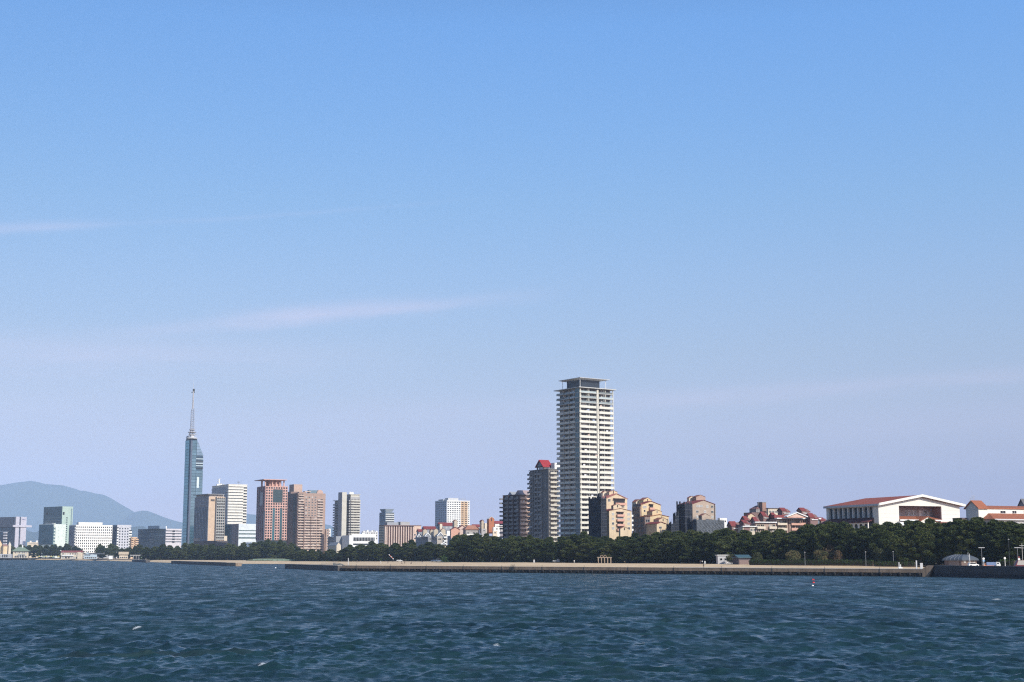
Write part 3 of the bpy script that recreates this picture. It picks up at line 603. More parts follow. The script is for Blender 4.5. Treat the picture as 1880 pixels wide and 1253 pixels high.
row(zonesL, 'far grove front row', 0, DL, lambda x: topL(x)+5, 13, lambda x: 6.4, 'pines of the front row in the far grove')
row(zonesL, 'far grove back row', 0, lambda x: DL(x)+25, topL, 13, lambda x: 7, 'pines of the back row in the far grove', share=True)
topP = interp([(20, 1001), (45, 1000), (60, 999), (90, 1003), (115, 999), (135, 1000), (150, 1010), (180, 1001), (200, 997), (212, 998), (225, 1009), (250, 1001), (265, 1002)])
DP = lambda x: 2200 - x*1.6
row([(20, 60, 'behind the green roofed pavilion'), (60, 108, 'behind the parasols'), (108, 150, 'behind the long white house'), (176, 215, 'below the square windowed block'), (215, 262, 'behind the flat white canopy')], 'clump', 0, DP, topP, 9.5, lambda x: 6.6, 'trees behind the pier houses')
# low rounded trees and the hedge in front of the pines on the right
for k, px, D, h, w, z, lb in ((0, 1455, 628, 6.6, 4.6, None, 'low round olive tree behind the hedge, left of the lamp'), (0, 1506, 622, 6.8, 4.4, None, 'low olive tree behind the hedge, right of the lamp post'), (1, 1524, 626, 9.0, 4.2, None, 'tall russet tinged tree leaning behind the hedge'), (1, 1537, 620, 6.8, 3.4, None, 'small russet bush tree at the right of the olive trees'), (2, 1618, 604, 8.0, 5.2, None, 'big round brownish tree between two lamps'), (0, 1390, 652, 5.5, 3.4, None, 'small pale green tree at the left end of the hedge'), (0, 1343, 660, 4.6, 3.4, None, 'small green bush in front of the blue roofed shed')):
    tree(BUSH[k], 'round_tree', px, D, h, w, lb, 'tree', z=z, base=6, bw=4)
grove('grove_floor', lambda x: DR(x)-14, lambda x: DR(x)+160, 812, 1990, .03); grove('grove_floor', lambda x: DM(x)-14, lambda x: DM(x)+160, 535, 822, .035); grove('grove_floor', lambda x: DL(x)-16, lambda x: DL(x)+160, 258, 545, .03)  # dark soil sheets, their tone also paints the shadow under the pines
def hedge(name, a, b, D0, D1, h, th, label):
    A, B = Vector((gx(a, D0), D0, 0)), Vector((gx(b, D1), D1, 0)); Ln = (B-A).length; e = thing(name, label, 'hedge', (A.x, A.y, zg(a, D0)), math.atan2((B-A).y, (B-A).x))
    n = int(Ln/2.2); cl = [(Ln*(i+.5)/n, random.uniform(-.1, .1), h*.5, 1.7, th*.62, h*.52) for i in range(n)]
    put(leafcloud(cl, 260, .34, int(a), hedgel, 'foliage'), 'foliage', e); MB().box(0, Ln, -th*.3, th*.3, 0, h*.8).build('stems', bark, e); return e
hedge('hedge', 1376, 1602, 640, 598, 2.6, 1.8, 'long straight clipped hedge along the promenade')
hedge('hedge', 1606, 1678, 594, 582, 2.3, 1.8, 'short clipped hedge right of the long one')
hedge('hedge', 1832, 1862, 520, 512, 2.9, 2.0, 'bright green hedge behind the quay wall near the white sign')
def mound():
    pts = []; vs, fs = [], []; D0 = 1330
    for i in range(25):
        px = 452 + 92*i/24; f = math.sin(math.pi*i/24)**.5
        for k in range(7):
            t = k/6; d = D0 + t*26; vs.append((gx(px, d), d, 2.05 + f*math.sin(math.pi*min(t*.7, .5+t*.0001))*2.6 if t < .72 else 2.05 + f*2.6*(1-t)/.28*.9))
    for i in range(24):
        for k in range(6): fs.append((i*7+k, (i+1)*7+k, (i+1)*7+k+1, i*7+k+1))
    me = bpy.data.meshes.new('grass_mound'); me.from_pydata(vs, [], fs); me.materials.append(mat('dry_grass', (.10, .11, .045), scale=.3, var=.4, rough=.95)); me.update(); tag(put(me, 'grass_mound'), kind='structure')
mound()
def dark_gap_backing():  # added leaf mass that darkens the gaps between the trunks in place of shade
    cl = []
    for px in range(815, 1990, 5):
        D = DR(px)+44; cl.append((gx(px, D)+random.uniform(-.5, .5), D+random.uniform(-3, 3), zland(px)+1.6, 2.2, 2.0, random.uniform(2.2, 3.4)))
    for px in range(540, 830, 4):
        D = DM(px)+34; cl.append((gx(px, D), D+random.uniform(-3, 3), zland(px)+1.6, 2.6, 2.0, random.uniform(2, 3)))
    for px in range(262, 545, 3):
        D = DL(px)+40; cl.append((gx(px, D), D+random.uniform(-3, 3), zland(px)+1.6, 3.0, 2.0, random.uniform(2, 3)))
    tag(put(leafcloud(cl, 60, .9, 77, hedgel, 'dark_gap_backing'), 'dark_gap_backing'), kind='stuff')
dark_gap_backing()
# ---------------------------------------------------------------- the tall white tower
random.seed(11)
def tall_tower():
    s = bld('apartment_tower', 'tallest pale apartment tower with stacked white balconies and a flat wide roof', 'tower', 1022, 1065, 1127, 711, 880, 34, py=800)
    a, b, h = s.a, s.b, s.h; fh = (s.z(711) - s.z(711 + 9.27*27)) / 27; n = int(h/fh); z0 = h - n*fh
    s.box('core', mat('tower_core', (.36, .355, .34)), 1.5, a-1.5, 1.5, b-1.5, 0, h-.3)
    slab = MB().box(-.25, a+.25, -.25, b+.25, 0, .26).mesh('floor_slab', mat('slab_edge', (.50, .50, .48)))
    for k in range(n): put(slab, 'floor_slab', s.root, (s.ox, s.oy, z0+k*fh-.28))
    MB().box(-1.4, a+1.3, -1.4, b+1.3, 0, .45).build('roof_slab', mat('slab_edge', (.50, .50, .48)), s.root, (s.ox, s.oy, h-.3))
    pm = tower_white; low = 0
    rail = glass('rail_glass', (.26, .30, .30), rough=.2, curtain=0)
    segR = [(.0, .485), (.575, 1.0)]; segL = [(.22, .43), (.46, .66), (.70, 1.0)]
    for face, Ls, segs in (('R', a, segR), ('L', b, segL)):
        for (u0, u1) in segs:
            w = (u1-u0)*Ls
            def par(m, hh): q = MB(); q.box(-w/2, w/2, 0, .16, 0, hh); q.box(-w/2, -w/2+.14, .162, 1.4, 0, hh); q.box(w/2-.14, w/2, .162, 1.4, 0, hh); return q.mesh('balcony', m)
            solid, gl = par(pm, 1.28), par(rail, 1.05)
            for k in range(n):
                s.place(gl if k >= n-3 else solid, 'balcony', face, (u0+u1)/2*Ls, z0+k*fh-.01, 0)
    # glazed corner on the left face
    cg = winmesh(.19*b, fh-.45, glass('corner_glass', (.05, .11, .13), curtain=.15, cc=(.09, .13, .13)), pm)
    for k in range(n): s.place(cg, 'corner_window', 'L', .105*b, z0+k*fh+fh/2-.14, .02)
    pier = MB().box(-.5, .5, -.12, 1.45, 0, h-.8).mesh('pier', pm); s.place(pier, 'pier', 'R', .53*a, .2)
    for u in (.985, .02): s.place(MB().box(-.22, .22, -.05, .4, 0, h-.8).mesh('pier', pm), 'pier', 'R', u*a, .2)
    for u in (.25, .53, .77): s.place(MB().box(-.16, .16, 0, 1.4, h-3*fh, h-.4).mesh('pier', pm), 'pier', 'R', u*a, 0, -.2)
    # recessed window walls, white dividing walls between the homes
    for face, Ls, nb in (('R', a, 4), ('L', b, 4)):
        cw = (Ls-3)/nb
        wm = [winmesh(cw*f, fh-.62, gdark, tower_white) for f in (.74, .6)]; dv = MB().box(-.12, .12, -1.28, -.02, 0, h-.6).mesh('dividing_wall', mat('divider', (.52, .51, .48)))
        for c in range(nb):
            for k in range(n): s.place(wm[(c+k//9) % 2], 'window', face, 1.5+cw*(c+.5)+(.25 if c % 2 else -.25), z0+k*fh+fh/2-.08, -1.5)
            if c: s.place(dv, 'dividing_wall', face, 1.5+cw*c, 0, -1.5)
    ac = MB().box(-.42, .42, -.34, -.02, .1, .8).mesh('air_conditioner', mat('ac_white', (.6, .6, .58))); ln = [MB().box(-.8, .8, -.9, -.86, .9, 1.9).mesh('laundry', mat(f'laundry_{i}', c)) for i, c in enumerate(((.6, .6, .62), (.25, .3, .42), (.5, .38, .33)))]
    for k in range(n-3):
        for c in (.06, .31, .47, .6, .83): 
            if random.random() < .7: s.place(ac, 'air_conditioner', 'R', c*a, z0+k*fh, -1.5)
        if random.random() < .45: s.place(random.choice(ln), 'laundry', 'R', random.uniform(.1, .9)*a, z0+k*fh+.2, -1.0)
        if random.random() < .3: s.place(random.choice(ln), 'laundry', 'L', random.uniform(.25, .9)*b, z0+k*fh+.2, -1.0)
    # penthouse and the wide flat roof
    x0, x1, y0, y1 = s.sR(1072), s.sR(1103), s.sL(1050), 0
    ph = s.z(692.5)-h; px0, px1, py0, py1 = .16*a, .70*a, .16*b, .78*b
    s.box('penthouse', mat('penthouse_glass', (.03, .04, .055), rough=.15), px0, px1, py0, py1, h+.16, h+ph-1.0)
    q = MB(); zt = h+ph-.98
    o = (.02*a, .91*a, .02*b, .95*b)
    q.loft([[(o[0]+4, o[2]+3, zt), (o[1]-4, o[2]+3, zt), (o[1]-4, o[3]-3, zt), (o[0]+4, o[3]-3, zt)], [(o[0], o[2], zt+.75), (o[1], o[2], zt+.75), (o[1], o[3], zt+.75), (o[0], o[3], zt+.75)], [(o[0], o[2], zt+1.0), (o[1], o[2], zt+1.0), (o[1], o[3], zt+1.0), (o[0], o[3], zt+1.0)]])
    q.build('flat_roof', mat('roof_white', (.55, .55, .55)), s.root)
    for x, y in ((.08, .85), (.08, .1), (.84, .1), (.84, .85)): MB().tube((x*a, y*b, h+.1), (x*a, y*b, zt+.5), .16, n=6).build('roof_post', whitep, s.root)
    q = MB()
    for x in np.linspace(.74*a, .97*a, 6): q.tube((x, .3, h+.1), (x, .3, h+1.3), .05, n=4)
    q.tube((.74*a, .3, h+1.3), (.97*a, .3, h+1.3), .06, n=4); q.build('roof_railing', steel, s.root)
tall_tower()
# ---------------------------------------------------------------- red gabled tower and the dark brown block beside it
def redgable():
    s = bld('apartment_tower', 'grey brown apartment tower with a red gabled roof left of the tallest tower', 'tower', 973, 1007.5, 1026, 862, 965, 30)
    a, b, h = s.a, s.b, s.h; fh = (s.z(862)-s.z(862+8.4*14))/14; n = int(h/fh)-1; z0 = h-n*fh
    tm = mat('grey_brown_tile', (.21, .195, .185)); lm = mat('grey_balcony', (.30, .29, .28))
    s.box('wall', tm)
    s.balconies('R', [(.6, a-.1)], z0, n, fh, 1.6, 1.15, mat('warm_balcony', (.5, .47, .40)), bays=2, ww=.85)
    s.wins('L', .4, b*.33, 1, z0, n, fh, 1.7, 1.7, fr=lm); s.balconies('L', [(b*.36, b*.52), (b*.56, b*.70)], z0, n, fh, .9, 1.1, lm, bays=1)
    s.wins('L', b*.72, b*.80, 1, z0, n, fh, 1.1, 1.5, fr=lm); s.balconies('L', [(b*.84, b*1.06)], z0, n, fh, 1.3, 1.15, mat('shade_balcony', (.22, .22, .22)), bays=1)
    for u in (.345, .54, .71, .82): s.place(MB().box(-.22, .22, -.75, -.012, 0, h-.2).mesh('pier', lm), 'pier', 'L', u*b, 0)
    s.box('roof_slab', lm, -.6, a+.6, -.6, b+1, h, h+.4)
    # open gable pavilion
    g = s.sub(983, 1000, 1022, 856, 962); hh = s.z(845.5, slf=b*.35) - s.z(856, slf=b*.35); z = h+2.6
    gx0, gx1, gy0, gy1 = -.2, a*.72, b*.26, b*.62
    for x in (gx0+.4, gx1-.4):
        for y in (gy0+.3, gy1-.3): MB().box(x-.35, x+.35, y-.35, y+.35, h+.41, z).build('roof_post', darkbrown, s.root)
    MB().gable(gx0, gx1, gy0, gy1, z, 4.0, 'x').build('gable', mat('blue_grey_gable', (.25, .27, .3)), s.root)
    MB().groof(gx0, gx1, gy0, gy1, z, 4.0, 'x', .9, .45).build('roof', mat('bright_red_roof', (.33, .03, .035), scale=1), s.root)
    MB().box(gx0+1, gx1-1, gy0+1, gy1-1, h+.41, z-.6).build('stair_head', white, s.root)
    MB().box(a*.62, a*1.15, .3, b*.2, h+.41, h+4.6).build('stair_head', white, s.root)
redgable()
def brownblock():
    s = bld('apartment_block', 'dark brown apartment block with orange beige balconies at its right side', 'apartment block', 926, 953, 974, 909, 1000, 32)
    a, b, h = s.a, s.b, s.h; fh = (s.z(909)-s.z(909+7.85*8))/8; n = int(h/fh); z0 = h-n*fh
    s.box('wall', darkbrown)
    s.balconies('R', [(.5, a+.6)], z0, n, fh, 1.9, 1.25, beigeb, bays=2, ww=.85)
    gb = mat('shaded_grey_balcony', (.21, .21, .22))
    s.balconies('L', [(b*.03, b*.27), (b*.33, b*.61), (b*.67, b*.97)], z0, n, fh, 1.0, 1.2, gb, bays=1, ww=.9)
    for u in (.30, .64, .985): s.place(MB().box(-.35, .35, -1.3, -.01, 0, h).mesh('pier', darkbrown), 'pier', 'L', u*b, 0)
    s.place(MB().box(-.01, .01, 0, .01, 0, 1).mesh('x', gb), 'downpipe', 'L', b*.3, 0, 1.32)
    e = MB().box(-3, 0, 0, 1.1, 0, 1.15).mesh('end_balcony', gb)
    for k in range(n): put(e, 'end_balcony', s.root, (-.6, b-.2, z0+k*fh))
    MB().box(-.8, a+.8, -.8, b+1.2, h+.004, h+.4).build('roof_slab', mat('mid_brown_grey', (.2, .18, .18)), s.root)
    MB().gable(a*.1, a*.8, b*.55, b*.85, h+.41, 2.4, 'x').build('roof_hip', greyc, s.root)
    MB().gable(a*.1, a*1.2, 0, b*.35, h+.41, 3, 'x').build('roof_hip', mat('pinkgrey_roof', (.36, .28, .27)), s.root)
    MB().gable(a*.8, a*1.45, -.5, b*.3, h+.41, 2.3, 'y').build('gable', white, s.root)
brownblock()
# ---------------------------------------------------------------- cream blocks with scaffolding
def scaffold(s, name, x0, x1, y0, y1, z0, z1, m, jag=1.5, seed=0, nb=6):
    """netting: separate hanging sheets on a pole frame, uneven at the top"""
    rd = random.Random(seed)
    for (ax, L_, fixed) in (('x', x1-x0, y0), ('y', y1-y0, x0)):
        w = L_/nb
        for i in range(nb):
            zt = z1 + rd.uniform(-jag, jag*.3); q = MB(); o = rd.uniform(0, .18)
            if ax == 'x': q.box(s.ox+x0+i*w+.04, s.ox+x0+(i+1)*w-.04, s.oy+y0-o-.05, s.oy+y0-o, z0, zt)
            else: q.box(s.ox+x0-o-.05, s.ox+x0-o, s.oy+y0+i*w+.04, s.oy+y0+(i+1)*w-.04, z0, zt)
            q.build('net_sheet', m, s.root)
    q = MB()
    for i in range(nb+1):
        q.tube((s.ox+x0+(x1-x0)*i/nb, s.oy+y0-.02, z0), (s.ox+x0+(x1-x0)*i/nb, s.oy+y0-.02, z1+rd.uniform(.4, 1.6)), .05, n=4)
        q.tube((s.ox+x0-.02, s.oy+y0+(y1-y0)*i/nb, z0), (s.ox+x0-.02, s.oy+y0+(y1-y0)*i/nb, z1+rd.uniform(.4, 1.6)), .05, n=4)
    k = z0+2
    while k < z1:
        q.tube((s.ox+x0, s.oy+y0-.3, k), (s.ox+x1, s.oy+y0-.3, k), .04, n=4); q.tube((s.ox+x0-.3, s.oy+y0, k), (s.ox+x0-.3, s.oy+y1, k), .04, n=4); k += 2
    tag(q.build('pole_frame', midgrey, s.root), kind=None)
def hood(s, face, c, z, w, rows, fh, m, dark=brownw):
    """a stack of open balconies under a hood"""
    me = cached(('hood', round(w, 1), round(fh, 2), m.name), lambda: MB().box(-w/2, w/2, -1.3, -.01, -.1, .05).box(-w/2, w/2, -1.3, -1.18, .052, 1.15).box(-w/2, -w/2+.12, -1.178, -.01, .052, 1.15).box(w/2-.12, w/2, -1.178, -.01, .052, 1.15).mesh('balcony', m))
    wm = winmesh(w*.8, fh-.7, gdark, mat('hood_frame', (.3, .25, .22)))
    for r in range(rows): s.place(me, 'balcony', face, c, z+r*fh); s.place(wm, 'balcony_door', face, c, z+r*fh+fh/2)
    s.place(MB().box(-w/2-.1, w/2+.1, -1.5, -.01, 0, .2).mesh('hood', dark), 'hood', face, c, z+rows*fh-.1)
def cottage(s, l, c, r, t, D, ridge, wm, rm, win=True, zb=None):
    """a little gabled roof house standing on a block; its gable end faces right"""
    g = s.sub(l, c, r, t, D); z0 = g.h-5 if zb is None else g.z(zb)
    g.box('roof_house', wm, z0=z0); g.gable(g.z(ridge)-g.h, 'y', wm, edgeroof, ov=.2, th=.1)
    if win: g.place(winmesh(.5, 1.5, gdark, darkbrown), 'window', 'R', g.a*.5, g.h-.1)
    return g
def cream_a():
    s = bld('cream_apartment_block', 'cream apartment block with gables beside the tall dark net', 'apartment block', 1112, 1118.5, 1160, 938, 822, 30)
    a, b, h = s.a, s.b, s.h; fh = s.z(944)-s.z(952.7); s.box('wall', cream, y1=12)
    s.gable(s.z(933.5)-h, 'y', cream, redroof, y1=12, ov=.4, th=.12); zt = s.z(944)+fh/2
    s.wins('R', a*.08, a*.26, 1, zt-4*fh, 4, fh, 1.6, 1.5); s.wins('R', a*.76, a*.96, 1, zt-4*fh, 4, fh, 1.7, 1.5)
    hood(s, 'R', a*.48, zt-4*fh, 5.2, 4, fh, salmon)
    s.wins('L', 1, 9, 2, zt-4*fh, 4, fh, 1.8, 1.6, fr=greyc)
    for k in range(4): s.place(MB().box(-.8, .8, -.5, -.01, 0, 1.1).mesh('side_balcony', white), 'side_balcony', 'R', a+.7, zt-(4-k)*fh, -1)
    u = s.sub(1110, 1113, 1152, 915.5, 836); u.box('upper_wall', cream, y1=11, z0=s.h-3); ug = u.z(906.5)-u.h
    u.gable(ug, 'y', cream, mat('pink_red_roof', (.45, .16, .13)), y1=11, ov=.5, th=.2)
    u.place(winmesh(1.7, 1.6, gdark, white), 'window', 'R', u.a*.15, u.z(918.7))
    u.place(MB().box(-3.9, 3.9, -.12, -.01, 0, 3.6).mesh('loggia_glass', gdark), 'loggia_glass', 'R', u.a*.62, u.z(927))
    u.place(MB().box(-3.8, 3.8, -2.0, -.01, -.15, .05).box(-3.8, 3.8, -2.0, -1.85, .052, 1.2).mesh('loggia_balcony', salmon), 'loggia_balcony', 'R', u.a*.62, u.z(927))
    u.place(MB().box(-4.4, 4.4, -2.1, -.01, 0, .25).mesh('hood', brownw), 'hood', 'R', u.a*.62, u.z(915.5))
    cottage(s, 1114, 1119, 1134, 903.5, 842, 900.7, cream, redroof); cottage(s, 1103, 1107, 1116, 905, 845, 901.5, palecream, redroof, False)
    cottage(s, 1122.5, 1126.5, 1141.5, 929, 824, 925.2, cream, orangeroof); cottage(s, 1136, 1139, 1154, 971, 812, 967.5, cream, orangeroof, zb=985)
    r = MB()
    for i in range(7): r.tube((s.a*.5+i*1.1, .4, s.h+1.2), (s.a*.5+i*1.1, .4, s.h+2.8), .05, n=4)
    r.tube((s.a*.5, .4, s.h+2.8), (s.a*.5+6.6, .4, s.h+2.8), .05, n=4); r.build('terrace_railing', white, s.root)
    n = thing('scaffold', 'tall dark net scaffold in front of the tallest tower', 'scaffold', s.root.location, R(30))
    t = Sub(n, R(30), s.org, s.zb, 1081, 1104, 1113.5, 912, 816); MB().box(t.ox+.6, t.ox+t.a-.3, t.oy+.6, t.oy+t.b-.3, 0, t.h-1.2).build('netted_wall', mat('netted_wall', (.05, .05, .06)), n)
    scaffold(t, 'net', 0, t.a, 0, t.b, 0, t.h, netm, 1.3, 3, 7)
    t2 = Sub(n, R(30), s.org, s.zb, 1096, 1100.5, 1105, 907, 818); MB().gable(t2.ox, t2.ox+t2.a, t2.oy, t2.oy+t2.b, t2.h-1.2, 1.6, 'y').box(t2.ox, t2.ox+t2.a, t2.oy, t2.oy+t2.b, t2.h-4, t2.h-1.2).build('net_gable', netm, n)
cream_a()
def cream_b():
    yel = mat('yellow_cream_wall', (.60, .46, .28), grime=.1)
    s = bld('cream_apartment_block', 'stepped yellow cream apartment block with small red edged gables, right of the tallest tower', 'apartment block', 1161, 1178, 1213.5, 927, 850, 32)
    s.box('wall', yel, y1=s.b); fh = 2.95
    s.gable(s.z(920.3)-s.h, 'y', yel, redroof, ov=.4, th=.18, y1=s.b*.5)
    s.place(winmesh(2.6, 1.5, gdark, white), 'window', 'R', s.a*.17, s.z(931)); s.wins('R', s.a*.06, s.a*.26, 1, s.z(952), 2, fh, 1.3, 1.3)
    hood(s, 'R', s.a*.5, s.z(935.5), 3.4, 1, 3.2, salmon)
    s.wins('L', 1, s.b-1, 4, s.z(978), 6, fh, 1.6, 1.7, fr=greyc, g=gdark)
    for k in range(5): s.place(MB().box(-.25, .25, -.6, -.01, 0, s.h-1).mesh('pier', brownw), 'pier', 'L', s.b*(k+.5)/5, 0)
    cottage(s, 1173.5, 1182, 1197, 918.2, 858, 913.7, yel, redroof); cottage(s, 1161, 1168, 1179, 922, 862, 917.2, palecream, redroof, False)
    m = s.sub(1186, 1194, 1228, 948.5, 838); m.box('middle_wall', yel, y1=10); m.gable(m.z(944.8)-m.h, 'y', yel, orangeroof, y1=10, ov=.4, th=.18)
    cottage(s, 1188, 1198, 1215.5, 939.5, 840, 936, yel, redroof)
    cottage(s, 1200, 1210, 1225.5, 954.5, 830, 950.7, cream, redroof)
    l = s.sub(1180, 1206, 1222, 962, 824); l.box('lower_wall', cream); l.gable(l.z(958.8)-l.h, 'y', cream, redroof, ov=.5, th=.25); l.place(winmesh(1.9, 1.3, gdark, white), 'window', 'R', l.a*.4, l.z(969))
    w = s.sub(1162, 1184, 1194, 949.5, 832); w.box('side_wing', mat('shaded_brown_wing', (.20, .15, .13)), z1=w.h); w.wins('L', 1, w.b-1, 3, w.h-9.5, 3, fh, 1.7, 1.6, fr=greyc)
    w.wins('R', .6, w.a-.4, 2, w.h-9.5, 3, fh, 1.2, 1.5, fr=greyc); s.box('parapet', yel, -.1, s.a*.3, -.1, .3, s.h, s.h+.5)
cream_b()
def cream_c():
    s = bld('gabled_apartment_block', 'brown beige gabled apartment block with dark nets hanging at its left side', 'apartment block', 1266, 1272, 1313, 925.5, 842, 28)
    bb = mat('beige_brown_wall', (.40, .31, .24), grime=.1)
    s.box('wall', bb, y1=14); s.gable(s.z(918.3)-s.h, 'y', bb, redroof, ov=.4, th=.18, y1=14); fh = s.z(930)-s.z(939.5)
    s.place(winmesh(4.6, 1.3, gdark, white), 'window', 'R', s.a*.31, s.z(929.3))
    s.wins('R', s.a*.6, s.a*.72, 1, s.z(930)-fh/2, 1, fh, 1.6, 1.6); s.wins('R', s.a*.8, s.a*.96, 1, s.z(930)-fh*2.5, 3, fh, 1.7, 1.5)
    s.wins('R', s.a*.14, s.a*.28, 1, s.z(930)-fh*2.5, 2, fh, 1.7, 1.5); s.wins('R', s.a*.48, s.a*.62, 1, s.z(930)-fh*2.5, 2, fh, 1.6, 1.4)
    s.place(MB().box(-.2, .2, -.3, -.01, 0, s.h).mesh('downpipe', darkbrown), 'downpipe', 'R', s.a-.25, 0)
    s.box('side_return', greyc, s.a+.01, s.a+2.2, 2, 9, 0, s.h-.6)
    cottage(s, 1272, 1279, 1296, 912.5, 852, 909, brownw, redroof, False); cottage(s, 1262, 1266, 1277, 914.5, 856, 911, palecream, redroof, False)
    cottage(s, 1283, 1289, 1303, 947, 826, 943.2, bb, redroof, False)
    e = s.sub(1318, 1322, 1335, 951.5, 870); e.box('rear_wing', white); e.wins('R', .5, e.a-.5, 3, e.h-3.4, 1, 3, 1.1, 1.2)
    n = thing('scaffold', 'stepped dark net scaffold at the left of the gabled brown block', 'scaffold', s.root.location, R(28))
    for (l, c, r, t, D, sd, nb) in ((1242.5, 1258, 1270, 921.5, 826, 1, 6), (1236, 1241, 1246, 942, 822, 2, 2), (1224, 1233, 1243, 958, 818, 4, 4), (1262, 1272, 1279, 953, 816, 5, 3)):
        q = Sub(n, R(28), s.org, s.zb, l, c, r, t, D); MB().box(q.ox+.5, q.ox+q.a-.1, q.oy+.5, q.oy+q.b-.1, 0, q.h-1.5).build('netted_wall', mat('netted_wall', (.05, .05, .06)), n); scaffold(q, 'net', 0, q.a, 0, q.b, 0, q.h, netm, 1.8, sd, nb)
    n = thing('scaffold', 'low grey net scaffold with pale pole braces in front of the gabled brown block', 'scaffold', s.root.location, R(28))
    q = Sub(n, R(28), s.org, s.zb, 1273, 1279, 1330, 951.5, 806); MB().box(q.ox+.5, q.ox+q.a-.4, q.oy+.5, q.oy+q.b+2, 0, q.h-1.5).build('netted_wall', mat('netted_wall', (.05, .05, .06)), n)
    scaffold(q, 'net', 0, q.a, 0, q.b, 0, q.h-.6, netg, .5, 8, 9)
    w = MB()
    for i in range(9):
        x = q.a*i/9
        for k in range(3): w.tube((q.ox+x, q.oy-.4, q.h-2-2.2*k), (q.ox+x+q.a/9, q.oy-.4, q.h-3.8-2.2*k), .07, n=4)
    w.build('pole_brace', steel, n)
cream_c()
# ---------------------------------------------------------------- red roofed terraces at the right
def redroofs():
    s = bld('terraced_apartment_block', 'pink and beige terraced apartments with many small red roofs and a white pediment', 'apartment block', 1420, 1426, 1504, 953, 790, 20)
    tn = mat('terrace_wall', (.36, .26, .21)); a, h = s.a, s.h; s.box('wall', tn, y1=12); fh = 2.9
    s.box('cornice', whitep, -.6, a+.6, -1.6, 1, h+.004, h+.55)
    for (u0, u1, m) in ((.0, .22, palecream), (.32, .67, salmon)):
        s.balconies('R', [(a*u0, a*u1)], h-3*fh-.4, 3, fh, 1.5, 1.25, m, bays=3, ww=.8)
    for u in (.24, .30, .69, .79): s.place(MB().box(-.5, .5, -.7, -.01, 0, h-.1).mesh('pier', brownw), 'pier', 'R', a*u, 0)
    s.place(MB().box(-3.2, 3.2, -.2, -.01, 0, 3.4).mesh('curtain_wall', gblue), 'curtain_wall', 'R', a*.89, h-3.6)
    # pediment
    p = s.sub(1445, 1446.5, 1481, 951, 786); p.box('pediment_base', salmon, z0=h+.56, z1=p.h+.6, y1=2); pr = p.z(941.5)-p.h-.8
    MB().gable(p.ox, p.ox+p.a, p.oy, p.oy+2, p.h+.6, pr, 'y').build('pediment', mat('pink_pediment', (.62, .42, .34)), s.root); MB().groof(p.ox, p.ox+p.a, p.oy, p.oy+2, p.h+.6, pr, 'y', .7, .5).build('pediment_roof', whitep, s.root)
    def dormer(l, c, r, top, eave, D, big=1.0):
        """small house with a two step red roof sloping to the right"""
        g = s.sub(l, c, r, eave, D); zt = g.z(top)-g.h; g.box('dormer_wall', mat('dormer_wall', (.22, .13, .115)), z0=g.h-4, z1=g.h, y1=5)
        MB().gable(g.ox-.2, g.ox+g.a, g.oy, g.oy+5, g.h, zt, 'x').build('gable', mat('dormer_wall', (.22, .13, .115)), s.root)
        q = MB().groof(g.ox-.2, g.ox+g.a*.55, g.oy, g.oy+5, g.h+.35, zt, 'x', .3, .22); q.build('roof', redroof, s.root)
        MB().groof(g.ox+g.a*.58, g.ox+g.a+.2, g.oy-.3, g.oy+5.3, g.h-.5, zt*.9, 'x', .3, .22).build('lower_roof', redroof, s.root)
        g.place(MB().box(-g.a*.42, g.a*.42, -.5, -.01, 0, .35).mesh('eave', whitep), 'eave', 'R', g.a*.55, g.h-1.2)
    for v in ((1433, 1437, 1450.5, 934, 939, 800), (1469, 1473, 1487, 934, 939, 800), (1486, 1488.5, 1502, 944, 951, 792), (1396, 1402, 1411, 941.5, 948, 796), (1412, 1421, 1428, 943, 950, 794), (1363, 1369, 1378, 949.5, 956, 790), (1378, 1387, 1396, 951, 958, 786), (1340, 1344, 1361, 959, 967, 784), (1362, 1366, 1377, 956.5, 961, 780), (1506, 1508, 1520.5, 952, 957, 800)): dormer(*v)
    s.box('roof_band', redroof, -.5, a*.42, 1.2, 5, h+.56, h+2.2)
    l = s.sub(1376, 1388, 1425, 960, 782); l.box('left_wing', tn, y1=11); l.box('wing_cornice', whitep, -1, l.a, -1.2, 1, l.h+.004, l.h+.5)
    l.balconies('R', [(.3, l.a*.42), (l.a*.62, l.a-.2)], l.h-2*fh-.3, 2, fh, 1.3, 1.2, palecream, bays=2)
    l2 = s.sub(1360, 1364, 1390, 967.5, 780); l2.box('low_wing', palecream, y1=9); l2.box('wing_cornice', whitep, -.6, l2.a+.3, -1, .6, l2.h+.004, l2.h+.45); l2.wins('R', .5, l2.a-.5, 4, l2.h-3, 1, 2.8, 1.4, 1.5)
    c = s.sub(1370, 1374, 1386, 947, 798); c.box('wall_tower', cream); c.gable(1.2, 'y', cream, redroof, ov=.3, th=.18)
    e = s.sub(1499, 1508, 1520, 968, 786); e.box('right_wing', white, y1=6)
    # upper rear block with its hipped roof and stair tower
    u = s.sub(1366, 1381, 1432, 941, 830); u.box('rear_block', mat('rear_brown', (.2, .13, .12))); zr = u.z(932)-u.h
    q = MB(); x0, x1, y0, y1 = u.ox+2.5, u.ox+u.a*.62, u.oy-.5, u.oy+8
    q.loft([[(x0, y0, u.h+2), (x1, y0, u.h+2), (x1, y1, u.h+2), (x0, y1, u.h+2)], [(x0+3.2, y0+3, u.h+zr+1.3), (x1-3.4, y0+3, u.h+zr+1.3), (x1-3.4, y1-3, u.h+zr+1.3), (x0+3.2, y1-3, u.h+zr+1.3)]]); q.build('hip_roof', mat('rear_roof', (.22, .11, .10)), s.root)
    MB().box(x0+.3, x1-.3, y0+.3, y1-.3, u.h, u.h+2).build('attic_wall', mat('rear_grey', (.30, .27, .26)), s.root)
